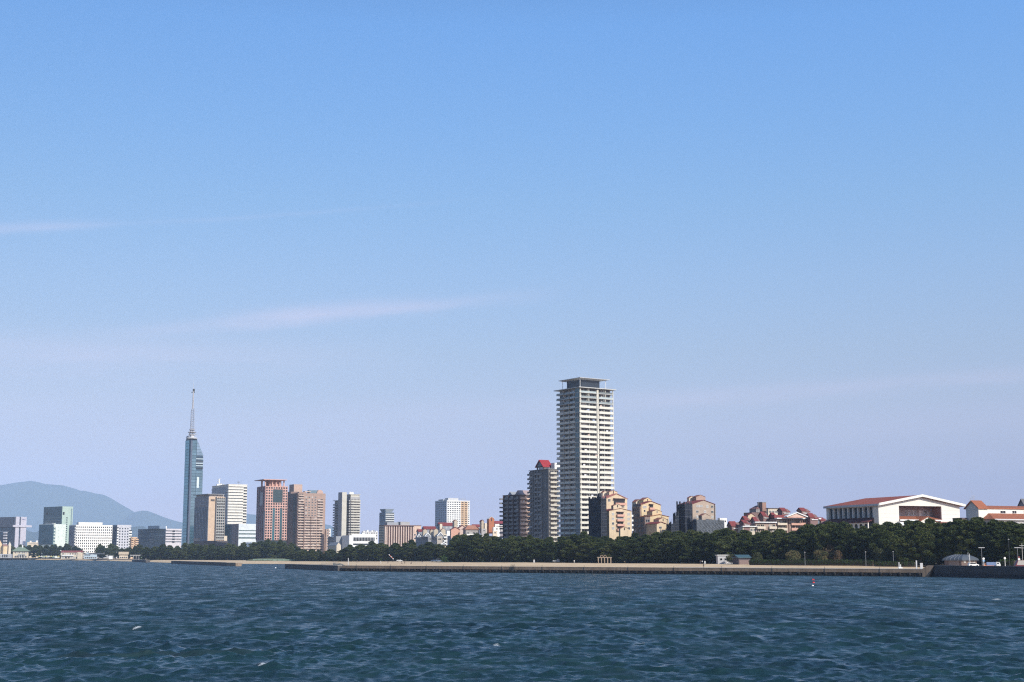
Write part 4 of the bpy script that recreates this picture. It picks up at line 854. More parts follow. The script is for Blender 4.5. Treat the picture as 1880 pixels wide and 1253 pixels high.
    tw = s.sub(1391.5, 1400.5, 1407.5, 923, 830); tw.box('stair_tower', mat('stair_brown', (.3, .18, .14)), z0=u.h); tw.box('tower_cap', greyc, -.2, tw.a+.2, -.2, tw.b+.2, tw.h+.004, tw.h+.35)
    r = s.sub(1408, 1411, 1430, 934, 826); r.box('rear_terrace', palecream, z0=u.h-2); r.wins('R', .4, r.a-.4, 3, r.h-3.1, 1, 2.6, 1.5, 1.4); r.box('terrace_roof', mat('terrace_dark', (.12, .1, .1)), -.5, r.a+.4, -.6, r.b+.3, r.h+.004, r.h+.3)
    m = MB(); m.tube((u.ox+4, u.oy-1, u.h), (u.ox+4, u.oy-1, u.h+12), .06, n=4); m.build('aerial', steel, s.root)
redroofs()
# ---------------------------------------------------------------- white hall
def hall():
    s = bld('white_hall', 'large white hall with a low red gabled roof and a columned side', 'hall', 1521, 1617, 1762, 927, 700, 22, py=940)
    a, b, h = s.a, s.b, s.h; ra = s.z(912.5, sr=a/2)-h; hw = mat('hall_white', (.70, .665, .60), scale=.1, var=.05); shw = hw
    r0, r1, zb_, zt_ = s.sR(1650.5), s.sR(1728.5), s.z(951, sr=a*.3), s.z(929.5, sr=a*.5)
    # front wall with its wide opening
    for nm, q in (('front_wall', (0, r0, 0, .8, 0, h)), ('front_wall', (r1, a, 0, .8, 0, h)), ('front_wall', (r0, r1, 0, .8, zt_, h))): s.box(nm, hw, *q[:4], q[4], q[5])
    s.box('lower_front_wall', hw, r0, r1, 0.005, .8, 0, zb_-1.2)
    ln = MB()
    for zz in np.linspace(h-2.5, h-14, 7): ln.box(.1, r0-.1, -.015, -.004, zz, zz+.05); ln.box(r1+.1, a-.1, -.015, -.004, zz, zz+.05)
    ln.build('panel_joint', greyc, s.root)
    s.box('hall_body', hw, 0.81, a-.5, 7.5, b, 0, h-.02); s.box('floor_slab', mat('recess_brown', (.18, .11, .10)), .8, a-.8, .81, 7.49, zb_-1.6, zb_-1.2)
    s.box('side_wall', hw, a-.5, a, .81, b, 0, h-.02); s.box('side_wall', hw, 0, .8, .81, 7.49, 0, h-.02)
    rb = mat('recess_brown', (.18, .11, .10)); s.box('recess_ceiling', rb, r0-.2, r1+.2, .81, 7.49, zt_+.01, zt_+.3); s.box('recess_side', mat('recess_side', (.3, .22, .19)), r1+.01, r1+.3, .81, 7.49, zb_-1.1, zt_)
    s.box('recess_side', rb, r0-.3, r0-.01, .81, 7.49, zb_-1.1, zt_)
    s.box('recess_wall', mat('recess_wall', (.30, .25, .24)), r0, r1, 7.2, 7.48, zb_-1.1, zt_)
    wm = winmesh((r1-r0-3)/14*.92, 2.6, glass('hall_glass', (.10, .11, .12), curtain=.4), whitep)
    for k in range(14):
        if k in (3, 4, 9): continue
        s.place(wm, 'window', 'R', r0+1.2+(r1-r0-3)/14*(k+.5), zb_+2.6, -7.18)
    # tiled lean-to in the opening with its little gable
    cr = orangeroof
    MB().add([(r0+.1, -1.6, zb_-.9), (r1-.1, -1.6, zb_-.9), (r1-2.2, 6.9, zb_+.95), (r0+.1, 6.9, zb_+.95), (r0+.1, -1.6, zb_-1.15), (r1-.1, -1.6, zb_-1.15), (r1-2.2, 6.9, zb_+.6), (r0+.1, 6.9, zb_+.6)], [(0,1,2,3),(7,6,5,4),(0,4,5,1),(1,5,6,2),(2,6,7,3),(3,7,4,0)]).build('tiled_canopy', cr, s.root)
    s.box('eave_board', whitep, r0-.9, s.sR(1748), -1.9, -1.62, zb_-1.5, zb_-.88)
    g0, g1 = s.sR(1677), s.sR(1708.5); s.box('porch_wall', hw, g0, g1, -4.2, -.01, 0, zb_-2.0); gz_ = zb_-2.0
    MB().gable(g0, g1, -4.2, 3.5, gz_, 2.4, 'y').build('porch_gable', hw, s.root); MB().groof(g0, g1, -4.2, 3.5, gz_, 2.4, 'y', .5, .3).build('porch_roof', cr, s.root)
    # awning and windows to its left
    x0, x1 = s.sR(1649), s.sR(1676)
    MB().add([(x0, -3.2, zb_-3.6), (x1, -3.2, zb_-3.6), (x1, -.02, zb_-1.6), (x0, -.02, zb_-1.6), (x0, -3.2, zb_-3.9), (x1, -3.2, zb_-3.9), (x1, -.02, zb_-2), (x0, -.02, zb_-2)], [(0,1,2,3),(7,6,5,4),(0,4,5,1),(1,5,6,2),(2,6,7,3),(3,7,4,0)]).build('awning', whitep, s.root)
    s.wins('R', s.sR(1622), s.sR(1648), 6, zb_-6.4, 1, 2.6, 1.0, 2.0); s.wins('R', x0+.4, x1-.4, 5, zb_-6.4, 1, 2.6, 1.0, 2.2)
    # low wing at the right
    y0, y1 = s.sR(1712), s.sR(1766); s.box('low_wing', mat('grey_white_wing', (.5, .5, .52)), y0, y1, -5, -.02, 0, zb_-3.9); s.box('low_wing_roof', brownroof, y0-.8, y1+.8, -6, -.03, zb_-3.88, zb_-2.1)
    for k in range(6): s.place(winmesh(1.2, 2.2, gdark, whitep), 'window', 'R', y0+1.5+k*1.9, zb_-6.4, 5)
    # main roof
    MB().gable(.0, a, .0, b, h, ra, 'y').build('gable', hw, s.root)
    q = MB(); m_, k = a/2, ra/(a/2); Y0, Y1, ov = -1.6, b*1.02, 2.2; rise2 = ra
    for sg in (-1, 1):
        xe = m_+sg*(m_+ov); ze = h-k*ov+.03; zr = h+ra+.03
        p_ = [(m_, Y0+.02, zr), (xe, Y0+.02, ze), (xe, Y1, ze), (m_, Y1-(b*.42), zr)]
        if sg == -1: p_[3] = (m_, Y1-b*.0, zr)
        q.add([(x, y, z+.75) for x, y, z in p_]+p_, [(3,2,1,0),(4,5,6,7),(0,1,5,4),(1,2,6,5),(2,3,7,6),(3,0,4,7)])
    q.build('roof', brownroof, s.root); sm = MB(); n_ = 46
    for i in range(n_):
        y = Y0+.4+(Y1-Y0-.8)*i/(n_-1)
        sm.add([(m_-.05, y-.06, h+ra+.8), (-ov+.05, y-.06, h-k*ov+.8), (-ov+.05, y+.06, h-k*ov+.8), (m_-.05, y+.06, h+ra+.8), (m_-.05, y-.06, h+ra+.9), (-ov+.05, y-.06, h-k*ov+.9), (-ov+.05, y+.06, h-k*ov+.9), (m_-.05, y+.06, h+ra+.9)], [(3,2,1,0),(4,5,6,7),(0,1,5,4),(1,2,6,5),(2,3,7,6),(3,0,4,7)])
    tag(sm.build('roof_seam', mat('seam_brown', (.17, .05, .045)), s.root), kind='stuff')
    f = MB()
    for sg in (-1, 1):
        xe = m_+sg*(m_+ov); ze = h-k*ov; zr = h+ra
        f.add([(m_, Y0-.5, zr-.02), (xe, Y0-.5, ze-.02), (xe, Y0, ze-.02), (m_, Y0, zr-.02), (m_, Y0-.5, zr+1.15), (xe, Y0-.5, ze+1.15), (xe, Y0, ze+1.15), (m_, Y0, zr+1.15)], [(0,1,2,3),(7,6,5,4),(0,4,5,1),(1,5,6,2),(2,6,7,3),(3,7,4,0)])
    f.build('barge_board', mat('barge_white', (.74, .71, .64)), s.root)
    f = MB(); f.box(-ov-.35, -ov, Y0, Y1, h-k*ov-.2, h-k*ov+.85); f.build('gutter', mat('gutter_grey', (.5, .51, .53)), s.root)
    # columned side: tall fins over an arcade
    zt2, zb2, zr2 = s.z(930.5), s.z(950), s.z(955)
    nf_ = 9; b1 = b*.96; s0 = s.sL(1607); cw = (b1-s0)/nf_
    s.place(MB().box(-(b1-s0)/2, (b1-s0)/2, -.1, -.01, zb2, zt2).mesh('side_glazing', glass('side_glass', (.05, .07, .09), curtain=0)), 'side_glazing', 'L', (s0+b1)/2, 0, -.81+.82)
    fin = MB().box(-.35, .35, -1.3, -.11, zb2, zt2).mesh('fin', hw); mul = MB().box(-.06, .06, -.2, -.11, zb2, zt2).mesh('mullion', whitep)
    for k in range(nf_+1): s.place(fin, 'fin', 'L', s0+cw*k, 0)
    for k in range(nf_): s.place(mul, 'mullion', 'L', s0+cw*(k+.5), 0)
    s.box('side_beam', hw, -1.31, -.01, 0, b, zt2+.01, h-.05); s.box('corner_wall', hw, -1.31, -.01, -.0, s0-.36, 0, zt2)
    s.box('end_wall', hw, -1.31, -.01, b1+.36, b, 0, zt2)
    MB().add([(-5.2, s0-.5, zr2-.9), (-5.2, b+.5, zr2-.9), (-.02, b+.5, zb2-.1), (-.02, s0-.5, zb2-.1), (-5.2, s0-.5, zr2-1.2), (-5.2, b+.5, zr2-1.2), (-.02, b+.5, zb2-.6), (-.02, s0-.5, zb2-.6)], [(3,2,1,0),(4,5,6,7),(0,1,5,4),(1,2,6,5),(2,3,7,6),(3,0,4,7)]).build('arcade_roof', mat('dark_tile_roof', (.12, .035, .035)), s.root)
    za = zr2-1.25; s.box('arcade_back', mat('arcade_back', (.06, .08, .11)), -1.5, -1.32, s0, b, 0, za)
    na = 10; aw = (b-s0)/na; arch = MB(); zh = za-1.4; hw2 = aw*.36
    arch.box(-aw/2, -hw2, 0, .5, 0, zh); arch.box(hw2, aw/2, 0, .5, 0, zh)
    prev = None
    for i in range(9):
        t0_, t1_ = math.pi*i/9, math.pi*(i+1)/9; xa, xb = -hw2*math.cos(t0_), -hw2*math.cos(t1_); z_a, z_b = zh+1.0*math.sin(t0_), zh+1.0*math.sin(t1_)
        arch.add([(xa, 0, z_a), (xb, 0, z_b), (xb, 0, za), (xa, 0, za), (xa, .5, z_a), (xb, .5, z_b), (xb, .5, za), (xa, .5, za)], [(0,1,2,3),(7,6,5,4),(0,4,5,1),(2,6,7,3)])
    arch.box(-aw/2, -hw2, 0, .5, zh, za); arch.box(hw2, aw/2, 0, .5, zh, za); am = arch.mesh('arch', hw)
    for k in range(na): s.place(am, 'arch', 'L', s0+aw*(k+.5), 0, 4.6)
hall()
def orange_building():
    s = bld('white_building', 'white building with terracotta roofs and a pale blue gable end at the right edge', 'building', 1773.5, 1796.5, 1812, 932.5, 640, 26, py=940)
    hw = mat('hall_white', (.70, .665, .60)); a, b, h = s.a, s.b, s.h; s.box('gable_block', hw); ra = s.z(920.5, slf=b/2)-h
    MB().gable(0, a, 0, b, h, ra, 'x').build('gable', hw, s.root); MB().groof(0, a, 0, b, h, ra, 'x', .7, .35).build('roof', orangeroof, s.root)
    L_ = s.sR(1990); s.box('long_wall', hw, a, L_, .3, b, 0, h-.2); MB().groof(a+.8, L_, .2, b, h-.2, ra*.33, 'x', .5, .35).build('long_roof', orangeroof, s.root)
    for px in (1842, 1863, 1884, 1905): s.place(winmesh(3.2 if px < 1850 else 2.6, 1.3, gdark, whitep), 'window', 'R', s.sR(px), s.z(940.5, sr=s.sR(px)), -.3)
    z0, z1 = s.z(954, sr=10), s.z(943, sr=10); x0 = s.sR(1806)-1.5
    MB().loft([[(x0, -7.5, z0), (L_, -7.5, z0), (L_, .25, z0), (x0, .25, z0)], [(x0+4.5, -.3, z1), (L_, -.3, z1), (L_, .25, z1), (x0+4.5, .25, z1)]]).build('lower_roof', orangeroof, s.root)
    s.box('eave_board', mat('gutter_grey', (.5, .51, .53)), x0+.3, L_, -7.7, -7.51, z0-.5, z0+.02); s.box('lower_wall', mat('shade_wall', (.4, .4, .42)), x0+1.5, L_, -6.5, .25, 0, z0-.01)
    for k in range(9): s.place(winmesh(1.6, 2.2, gdark, whitep), 'window', 'R', x0+4+k*3.2, z0-2, 6.5)
    s.box('dark_annex', mat('annex_dark', (.1, .07, .07)), -4.2, -1, 6, 12, 0, s.z(950.5))
    for px, t in ((1799, 900), (1794.5, 913), (1803, 909)):
        q = MB(); zz = s.z(t); x, y = s.sR(1800)-.8+(px-1799)*.25, b/2; q.tube((x, y, h+ra*.9), (x, y, zz), .07, n=4)
        if px != 1799:
            for j in range(3): q.tube((x-.9+j*.2, y, zz-.3-j*.5), (x+.9-j*.2, y, zz-.3-j*.5), .05, n=4)
        q.build('aerial', steel, s.root)
    d = s.sub(1872, 1884, 1900, 929, 660); d.box('rear_block', greyc, z0=h-4); d.gable(3, 'x', greyc, mat('dark_slate', (.12, .12, .13)))
orange_building()
# ---------------------------------------------------------------- glass sea tower
random.seed(21)
def sea_tower():
    D = 1850; zb = 2.0; th = R(38)
    C = Vector((gx(347, D, 900), D)); e = thing('glass_tower', 'slender mirrored glass tower with a slanted top and a tall white lattice mast', 'tower', (C.x, C.y, zb), th)
    s = Sub(e, th, C, zb, 337, 347, 371.5, 806, D, 900); a, h = s.a, s.h; b = s.sL(337.5)
    hs = s.z(837, sr=a)       # the right shoulder, lower than the top
    m0 = s.sR(358.5); tl = (0, b)
    # triangular plan: front corner, right corner, left corner
    core = mat('tower_core_blue', (.05, .09, .13), rough=.3)
    A, B_, L_ = (0, 0), (a, .4), (0, b); q = MB()
    q.loft([[(0, 0, 0), (a-.4, .3, 0), (.3, b-.3, 0)], [(0, 0, hs), (a-.4, .3, hs), (.3, b-.3, hs)]])
    q.loft([[(0, 0, hs), (a-.4, .3, hs), (.3, b-.3, hs)], [(0, 0, h), (m0, .2, h), (.3, b-.3, h)]]); q.build('core', core, s.root)
    g0 = s.sR(350.2)
    fh = (hs)/34; me = lambda w, hh, m: MB().box(-w/2, w/2, -.35, -.02, .05, hh-.22).mesh('glass_panel', m)
    rs = me(m0-g0-.5, fh, gmir); rl = me(a-m0-.3, fh, gmir); ls = me(b-3.4, fh, gmir)
    k = 0; z = 0
    sidem = mat('side_mirror_glass', (.20, .38, .42), rough=.14, metal=.7, rnd=.14)
    ls = me(b-3.2, fh, sidem)
    obs0, obs1 = s.z(861, sr=a), s.z(840, sr=a)
    while z < h-fh*.5:
        s.place(ls, 'glass_panel', 'L', b/2+1.2, z); s.place(rs, 'glass_panel', 'R', (g0+m0)/2, z)
        if z+fh < obs0: s.place(rl, 'glass_panel', 'R', (m0+a)/2, z)
        z += fh
    # slanted glass roof facing right, seen as a sloping edge
    zz = hs
    while zz < h-2:
        t0_, t1_ = (zz-hs)/(h-hs), min(1, (zz-hs+fh)/(h-hs)); xa, xb = a-(a-m0)*t0_, a-(a-m0)*t1_; z1 = min(h, zz+fh)
        MB().add([(m0+.2, -.3, zz), (xa, -.3, zz), (xb, -.3, z1-.2), (m0+.2, -.3, z1-.2), (m0+.2, 0, zz), (xa, 0, zz), (xb, 0, z1-.2), (m0+.2, 0, z1-.2)], [(0,1,2,3),(7,6,5,4),(0,4,5,1),(1,5,6,2),(2,6,7,3),(3,7,4,0)]).build('slanted_panel', gmirs, s.root); zz += fh
    # observation floors: pale bands
    pale = mat('pale_band', (.42, .5, .53), rough=.3); n = 5; bh = (obs1-obs0)/n
    for i in range(n):
        s.place(MB().box(-(a-m0)/2-.6, (a-m0)/2-.3, -.7, -.02, .1, bh*.45).mesh('deck_band', pale if i in (1, 2, 4) else darkm), 'deck_band', 'R', (a+m0)/2, obs0+i*bh)
        s.place(MB().box(-(a-m0)/2-.6, (a-m0)/2-.4, -.5, -.02, bh*.46, bh).mesh('deck_glass', gblue), 'deck_glass', 'R', (a+m0)/2, obs0+i*bh)
    z0, z1 = s.z(896, sr=a*.6), s.z(876, sr=a*.6)
    s.place(MB().box(-1.5, 1.5, -.5, -.36, z0, z1).mesh('light_strip', mat('light_strip_glass', (.6, .68, .68), rough=.4)), 'light_strip', 'R', s.sR(362.5), 0)
    gv = mat('groove', (.10, .12, .17), rough=.5)
    s.place(MB().box(-(g0+.6)/2, (g0+.6)/2-.3, -.9, -.02, 0, h+1).mesh('lift_shaft', gv), 'lift_shaft', 'R', g0/2, 0)
    s.place(MB().box(0, 2.4, -.5, -.02, 0, h+.5).mesh('corner_trim', gv), 'corner_trim', 'L', .3, 0)
    # rounded head over the left facet, roof deck
    MB().lathe([(1.8, 0), (2.0, 2.5), (1.5, 4), (0, 4.8)], 10, (1.2, b*.75, h)).build('rounded_head', mat('head_grey', (.25, .3, .35)), s.root)
    mx, my = s.sR(350)+.2, 2.0
    wm = mat('mast_white', (.55, .55, .56), rough=.5); mg = mat('mast_grey', (.40, .38, .38), rough=.5)
    MB().lathe([(6.5, 0), (7.2, .3), (7.2, 1.6), (3, 2.2), (3, 5)], 14, (mx, my, h)).build('roof_deck', wm, s.root)
    ring = MB()
    for zz, r in ((5, 4.2), (8.2, 5.2), (11.5, 3.6)):
        ring.lathe([(r, 0), (r+.3, .4), (r, .9), (r-.8, .5)], 14, (mx, my, h+zz))
    ring.build('antenna_ring', mg, s.root)
    q = MB()
    for k in range(6):
        t = k*1.05; q.tube((mx+6*math.cos(t), my+6*math.sin(t), h+1.6), (mx+1.5*math.cos(t), my+1.5*math.sin(t), h+12), .22, n=4)
    q.build('mast_stay', wm, s.root)
    ds = MB(); ds.lathe([(0, 0), (1.2, .3), (1.4, .7)], 10, (mx+5.4, my-1, h+6)); ds.build('dish_antenna', whitep, s.root)
    def lattice(z0, z1, w0, w1, n):
        q = MB(); c = [(-1, -1), (1, -1), (1, 1), (-1, 1)]
        for i in range(n):
            f0, f1 = i/n, (i+1)/n; a0, a1 = w0+(w1-w0)*f0, w0+(w1-w0)*f1; y0, y1 = z0+(z1-z0)*f0, z0+(z1-z0)*f1
            for j in range(4):
                p, p2 = c[j], c[(j+1) % 4]
                q.tube((mx+p[0]*a0, my+p[1]*a0, y0), (mx+p[0]*a1, my+p[1]*a1, y1), .2, n=4); q.tube((mx+p[0]*a0, my+p[1]*a0, y0), (mx+p2[0]*a1, my+p2[1]*a1, y1), .13, n=3)
                q.tube((mx+p[0]*a0, my+p[1]*a0, y0), (mx+p2[0]*a0, my+p2[1]*a0, y0), .13, n=3)
        return q
    zt1, zt2, zt3, zt4 = s.z(795), s.z(750), s.z(718), s.z(698)
    lattice(h+2, zt1, 2.1, 2.0, 3).build('mast_base', wm, s.root); lattice(zt1, zt2, 2.0, 1.4, 11).build('lattice_mast', mg, s.root)
    MB().tube((mx, my, zt2), (mx, my, zt3), .95, .8, 8).build('upper_mast', mg, s.root)
    MB().tube((mx, my, zt3), (mx, my, zt4), .3, .1, 6).build('mast_tip', wm, s.root)
    MB().box(mx-3, mx+2.2, my-.3, my+.3, zt3-2, zt3-1.2).box(mx-.6, mx+1.6, my-.7, my+.7, zt3-1, zt3+3).build('mast_camera', darkm, s.root)
sea_tower()
# ---------------------------------------------------------------- hotel and white tower beside it
def mids():
    s = bld('hotel', 'beige hotel with a flat overhanging roof and a glazed balcony side', 'hotel', 357, 382.5, 411.5, 912, 1740, 36, py=950)
    a, b, h = s.a, s.b, s.h; s.box('wall', mat('hotel_beige', (.56, .41, .29)), z1=h)
    s.box('left_face_sheet', mat('hotel_grey', (.30, .29, .30)), -.25, -.01, 0, b, 0, h-.1)
    s.grid('L', .6, b-.6, s.z(988), s.z(932), 9, 13, .78, .82, .35, mat('hotel_frame', (.13, .16, .19)), gblue, o=.26)
    s.wins('L', 2, b-2, 5, s.z(931), 2, s.z(924)-s.z(929.5), 1.9, 1.7, o=.26, fr=greyc)
    s.place(MB().box(-2.6, 2.6, -.2, -.01, 0, 2.4).mesh('sign_panel', mat('sign_dark', (.10, .08, .07))), 'sign_panel', 'R', s.sR(389.5), s.z(920.5))
    fl = 15; z0 = s.z(991); fh = (h-z0-1)/fl; x0, x1 = s.sR(396.5), a
    s.place(MB().box(-1.0, 1.0, -.6, -.01, 0, h-.5).mesh('shadow_gap', mat('gap_dark', (.06, .06, .07))), 'shadow_gap', 'R', s.sR(395.8), 0)
    for i in range(5): s.place(MB().box(-.22, .22, -1.5, -.01, z0-2, h-.3).mesh('fin', mat('fin_pale', (.5, .45, .40))), 'fin', 'R', x0+(x1-x0)*i/4, 0)
    s.balconies('R', [(x0+(x1-x0)*i/4+.25, x0+(x1-x0)*(i+1)/4-.25) for i in range(4)], z0, fl, fh, 1.2, 1.2, mat('balcony_glass_grey', (.36, .37, .36), rough=.3), bays=1, ww=.9, g=gflat)
    s.box('roof_house', mat('pale_crown', (.5, .46, .42)), 1, a-1, 1, b-1, h+.004, h+2.6)
    s.box('roof_slab', mat('roof_grey', (.3, .31, .33)), -2.5, a-1.5, -2.5, b+1, h+2.61, h+3.3)
    p = s.sub(356, 398, 418, 993, 1700); p.box('podium', mat('podium_brown', (.09, .08, .085))); s.box('podium_link', palecream, a+.01, a+5, .5, 6, 0, s.z(984))
    s = bld('office_tower', 'white office tower with thin dark window bands and roof antennas', 'office tower', 388.5, 418.5, 453, 890, 1900, 30, py=930)
    a, b, h = s.a, s.b, s.h; ow = mat('office_white', (.72, .68, .60), rnd=.03); s.box('wall', ow); fh = s.z(900)-s.z(905.3); n = 13; z0 = h-2.4-fh*n
    corner = s.sR(446)
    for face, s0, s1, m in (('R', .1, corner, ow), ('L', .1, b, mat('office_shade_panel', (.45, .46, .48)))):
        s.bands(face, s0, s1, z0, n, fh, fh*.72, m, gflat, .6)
    wm = winmesh(a-corner-.4, fh*.55, gflat, ow)
    for k in range(n): s.place(wm, 'window', 'R', (corner+a)/2, z0+k*fh+fh*.6)
    s.box('parapet', ow, -.3, a+.3, -.3, b+.3, h, h+.6)
    q = MB(); mx, my = 4, b*.75; zt = s.z(876); z0_ = h+.6
    q.tube((mx, my, z0_), (mx, my, zt), 1.0, .7, 8); q.box(mx-3.5, mx+3.5, my-1.2, my+1.2, z0_, z0_+2.2); q.build('antenna_mast', whitep, s.root)
    for dx, dz, r in ((-1.8, 5, 1.6), (1.9, 2.5, 1.8), (5.5, 1.5, 1.9), (-1.6, 8, 1.1), (1.3, 9, 1.0)): MB().lathe([(0, 0), (r*.7, .25), (r, .8)], 10, (mx+dx, my-1.6, z0_+dz)).build('dish_antenna', whitep, s.root)
    q = MB(); q.tube((a*.55, 3, h+.6), (a*.55, 3, h+5), .15); q.tube((a*.7, 3, h+.6), (a*.7, 3, h+7), .12); q.box(a*.5, a*.62, 2, 3, h+3.2, h+4); q.build('roof_aerial', midgrey, s.root)
    s = bld('office_block', 'low white and blue glass block in front of the white office tower', 'office block', 412, 438, 472, 962, 1780, 32, py=980)
    s.box('wall', mat('blue_white_panel', (.62, .66, .68))); s.box('left_glazing', gblue, -.3, -.01, .2, s.b, 0, s.h-.2); s.box('left_edge_panel', mat('grey_violet', (.25, .26, .31)), -.35, -.31, 0, s.b*.42, 0, s.h-.1)
    for py_, t in ((975, .9), (981.5, 1.4), (989, 1.6)): s.place(MB().box(-s.a/2+.2, s.a/2-.2, -.25, -.01, 0, t).mesh('ribbon_window', mat('ribbon_green', (.05, .10, .10), rough=.2)), 'ribbon_window', 'R', s.a/2, s.z(py_))
    for k in range(7): s.place(MB().box(-.1, .1, -.5, -.31, 1, s.h-.5).mesh('mullion', greyc), 'mullion', 'L', s.b*(k+.5)/7, 0)
mids()
# ---------------------------------------------------------------- pink tower, brown stepped tower, slim tower
def pink():
    s = bld('pink_tower', 'pink tower with square windows and dark glass strips and a flat winged roof', 'tower', 471.5, 486.5, 527, 893.5, 1590, 28, py=940)
    a, b, h = s.a, s.b, s.h; core = mat('dark_curtain_core', (.035, .05, .055), rough=.2); s.box('core', core); rows = 20; z0 = h-rows*(s.z(893.5)-s.z(898.4))
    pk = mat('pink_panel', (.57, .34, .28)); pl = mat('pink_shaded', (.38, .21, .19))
    def sk(c, r):
        t = rows-1-r
        if 1 <= t <= 5: return 3 <= c <= 6
        if t >= 8: return c in (2, 3) and False or c in (3, 6)
        return False
    s.grid('R', 0, a, z0, h, 9, rows, .62, .66, .55, pk, gflat, skip=sk)
    for (c0, c1, r0, r1) in ((3, 7, 14, 19), (3, 4, 0, 12), (6, 7, 0, 12)):
        cw, rh = a/9, (h-z0)/rows; w = (c1-c0)*cw; hh = (r1-r0)*rh
        q = MB()
        for i in range(r1-r0):
            for j in range((c1-c0)*2): q.box(-w/2+j*cw/2+.08, -w/2+(j+1)*cw/2-.08, -.2, -.01, i*rh+.12, (i+1)*rh-.12)
        s.place(q.mesh('curtain_wall', gteal), 'curtain_wall', 'R', (c0+c1)/2*cw, z0+r0*rh)
    def skl(c, r): t = rows-1-r; return (2 <= t <= 6 and c in (1, 2)) or (t > 8 and c == 0)
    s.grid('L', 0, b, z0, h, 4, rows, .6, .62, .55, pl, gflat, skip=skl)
    s.box('band', pk, -.75, a+.3, -.8, -.56, z0+12*(h-z0)/rows, z0+12.25*(h-z0)/rows)
    s.box('parapet', pk, -.6, a+.1, -.6, b, h+.004, h+.5)
    c0, c1 = s.sR(492), s.sR(520); hh = s.z(881.5)-h
    cp = mat('crown_pink', (.52, .30, .24)); s.box('crown', cp, c0+2, c1-2, 3, b*.7, h+.51, h+hh)
    for x in (-0.2, .25, .5, .75, 1.02): s.box('crown_column', pk, c0+(c1-c0)*x-.6, c0+(c1-c0)*x+.6, .4, 1.4, h+.51, h+hh)
    s.box('crown_column', pk, .2, 1.4, b*.5, b*.6, h+.51, h+hh)
    s.box('winged_roof', pk, -3.5, c1+2.5, -3.5, b+1, h+hh+.004, h+hh+.7)
    ys = s.sR(478)
pink()
def brownstep():
    s = bld('stepped_apartment_tower', 'pinkish brown apartment tower stepping down to the right beside the pink tower', 'apartment tower', 530, 546.5, 597, 905.5, 1650, 30, py=950)
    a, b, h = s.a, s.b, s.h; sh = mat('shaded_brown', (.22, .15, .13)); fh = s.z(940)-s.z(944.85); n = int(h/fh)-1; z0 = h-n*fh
    s.box('wall', brownw); w0, w1, w2 = s.sR(558), s.sR(582), s.sR(594)
    blc = mat('pale_brown_balcony', (.52, .40, .33))
    s.balconies('R', [(.2, w0-.8)], z0, n, fh, 1.5, 1.1, blc, bays=2, ww=.85)
    s.balconies('R', [(w0+.4, w0+(w1-w0)*.48), (w0+(w1-w0)*.53, w1-.4)], z0, n-9, fh, 1.3, 1.2, blc, bays=3, ww=.85)
    s.wins('R', w0+.5, w1-.5, 4, z0+(n-9)*fh, 8, fh, 2.1, 1.5); s.balconies('R', [(w1, w2-1)], z0, n-2, fh, 1.2, 1.2, blc, bays=2, ww=.85)
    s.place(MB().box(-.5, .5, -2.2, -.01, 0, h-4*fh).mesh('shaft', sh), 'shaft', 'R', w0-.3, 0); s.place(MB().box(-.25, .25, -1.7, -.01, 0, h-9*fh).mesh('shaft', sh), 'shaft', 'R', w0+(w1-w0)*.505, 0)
    s.box('left_face_sheet', sh, -.4, -.01, 0, b, 0, h-.05); s.place(MB().box(-3, 3, -.6, -.41, 0, h-4).mesh('shadow_slot', darkm), 'shadow_slot', 'L', b*.35, 0)  # left face gets a darker brown sheet and dark strip, shade painted in
    s.wins('L', b*.55, b*.95, 2, z0, n, fh, 1.5, 1.3, o=.4, fr=brownw)
    st = s.sub(596, 598, 604.5, 972, 1655); st.box('lower_step', brownw); st.wins('R', .2, st.a-.2, 1, st.h-8*fh, 8, fh, 1.8, 1.5)
    q = MB(); c = s.sR(587); arc = [(c+3.9*math.cos(t), h+4.2*math.sin(t)) for t in np.linspace(0, math.pi, 11)]
    q.loft([[(x, .2, z) for x, z in arc], [(x, 7, z) for x, z in arc]]).build('rounded_gable', mat('rounded_pink', (.5, .34, .28)), s.root)
    MB().box(s.sR(568), c-2.5, 2, 8, h+.004, h+3.6).build('roof_vault', mat('vault_blue', (.16, .22, .26)), s.root)
    s.box('roof_step', brownw, w0*.2, s.sR(562), 1, 6, h+.004, h+1.3); s.box('roof_step', blc, s.sR(559), s.sR(570), 1, 6, h+1.31, h+2.4)
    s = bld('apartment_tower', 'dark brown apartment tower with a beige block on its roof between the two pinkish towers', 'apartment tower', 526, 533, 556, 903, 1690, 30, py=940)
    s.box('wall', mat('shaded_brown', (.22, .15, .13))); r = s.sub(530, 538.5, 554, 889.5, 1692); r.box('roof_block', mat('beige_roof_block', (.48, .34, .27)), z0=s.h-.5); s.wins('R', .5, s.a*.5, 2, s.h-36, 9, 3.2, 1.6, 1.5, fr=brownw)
brownstep()
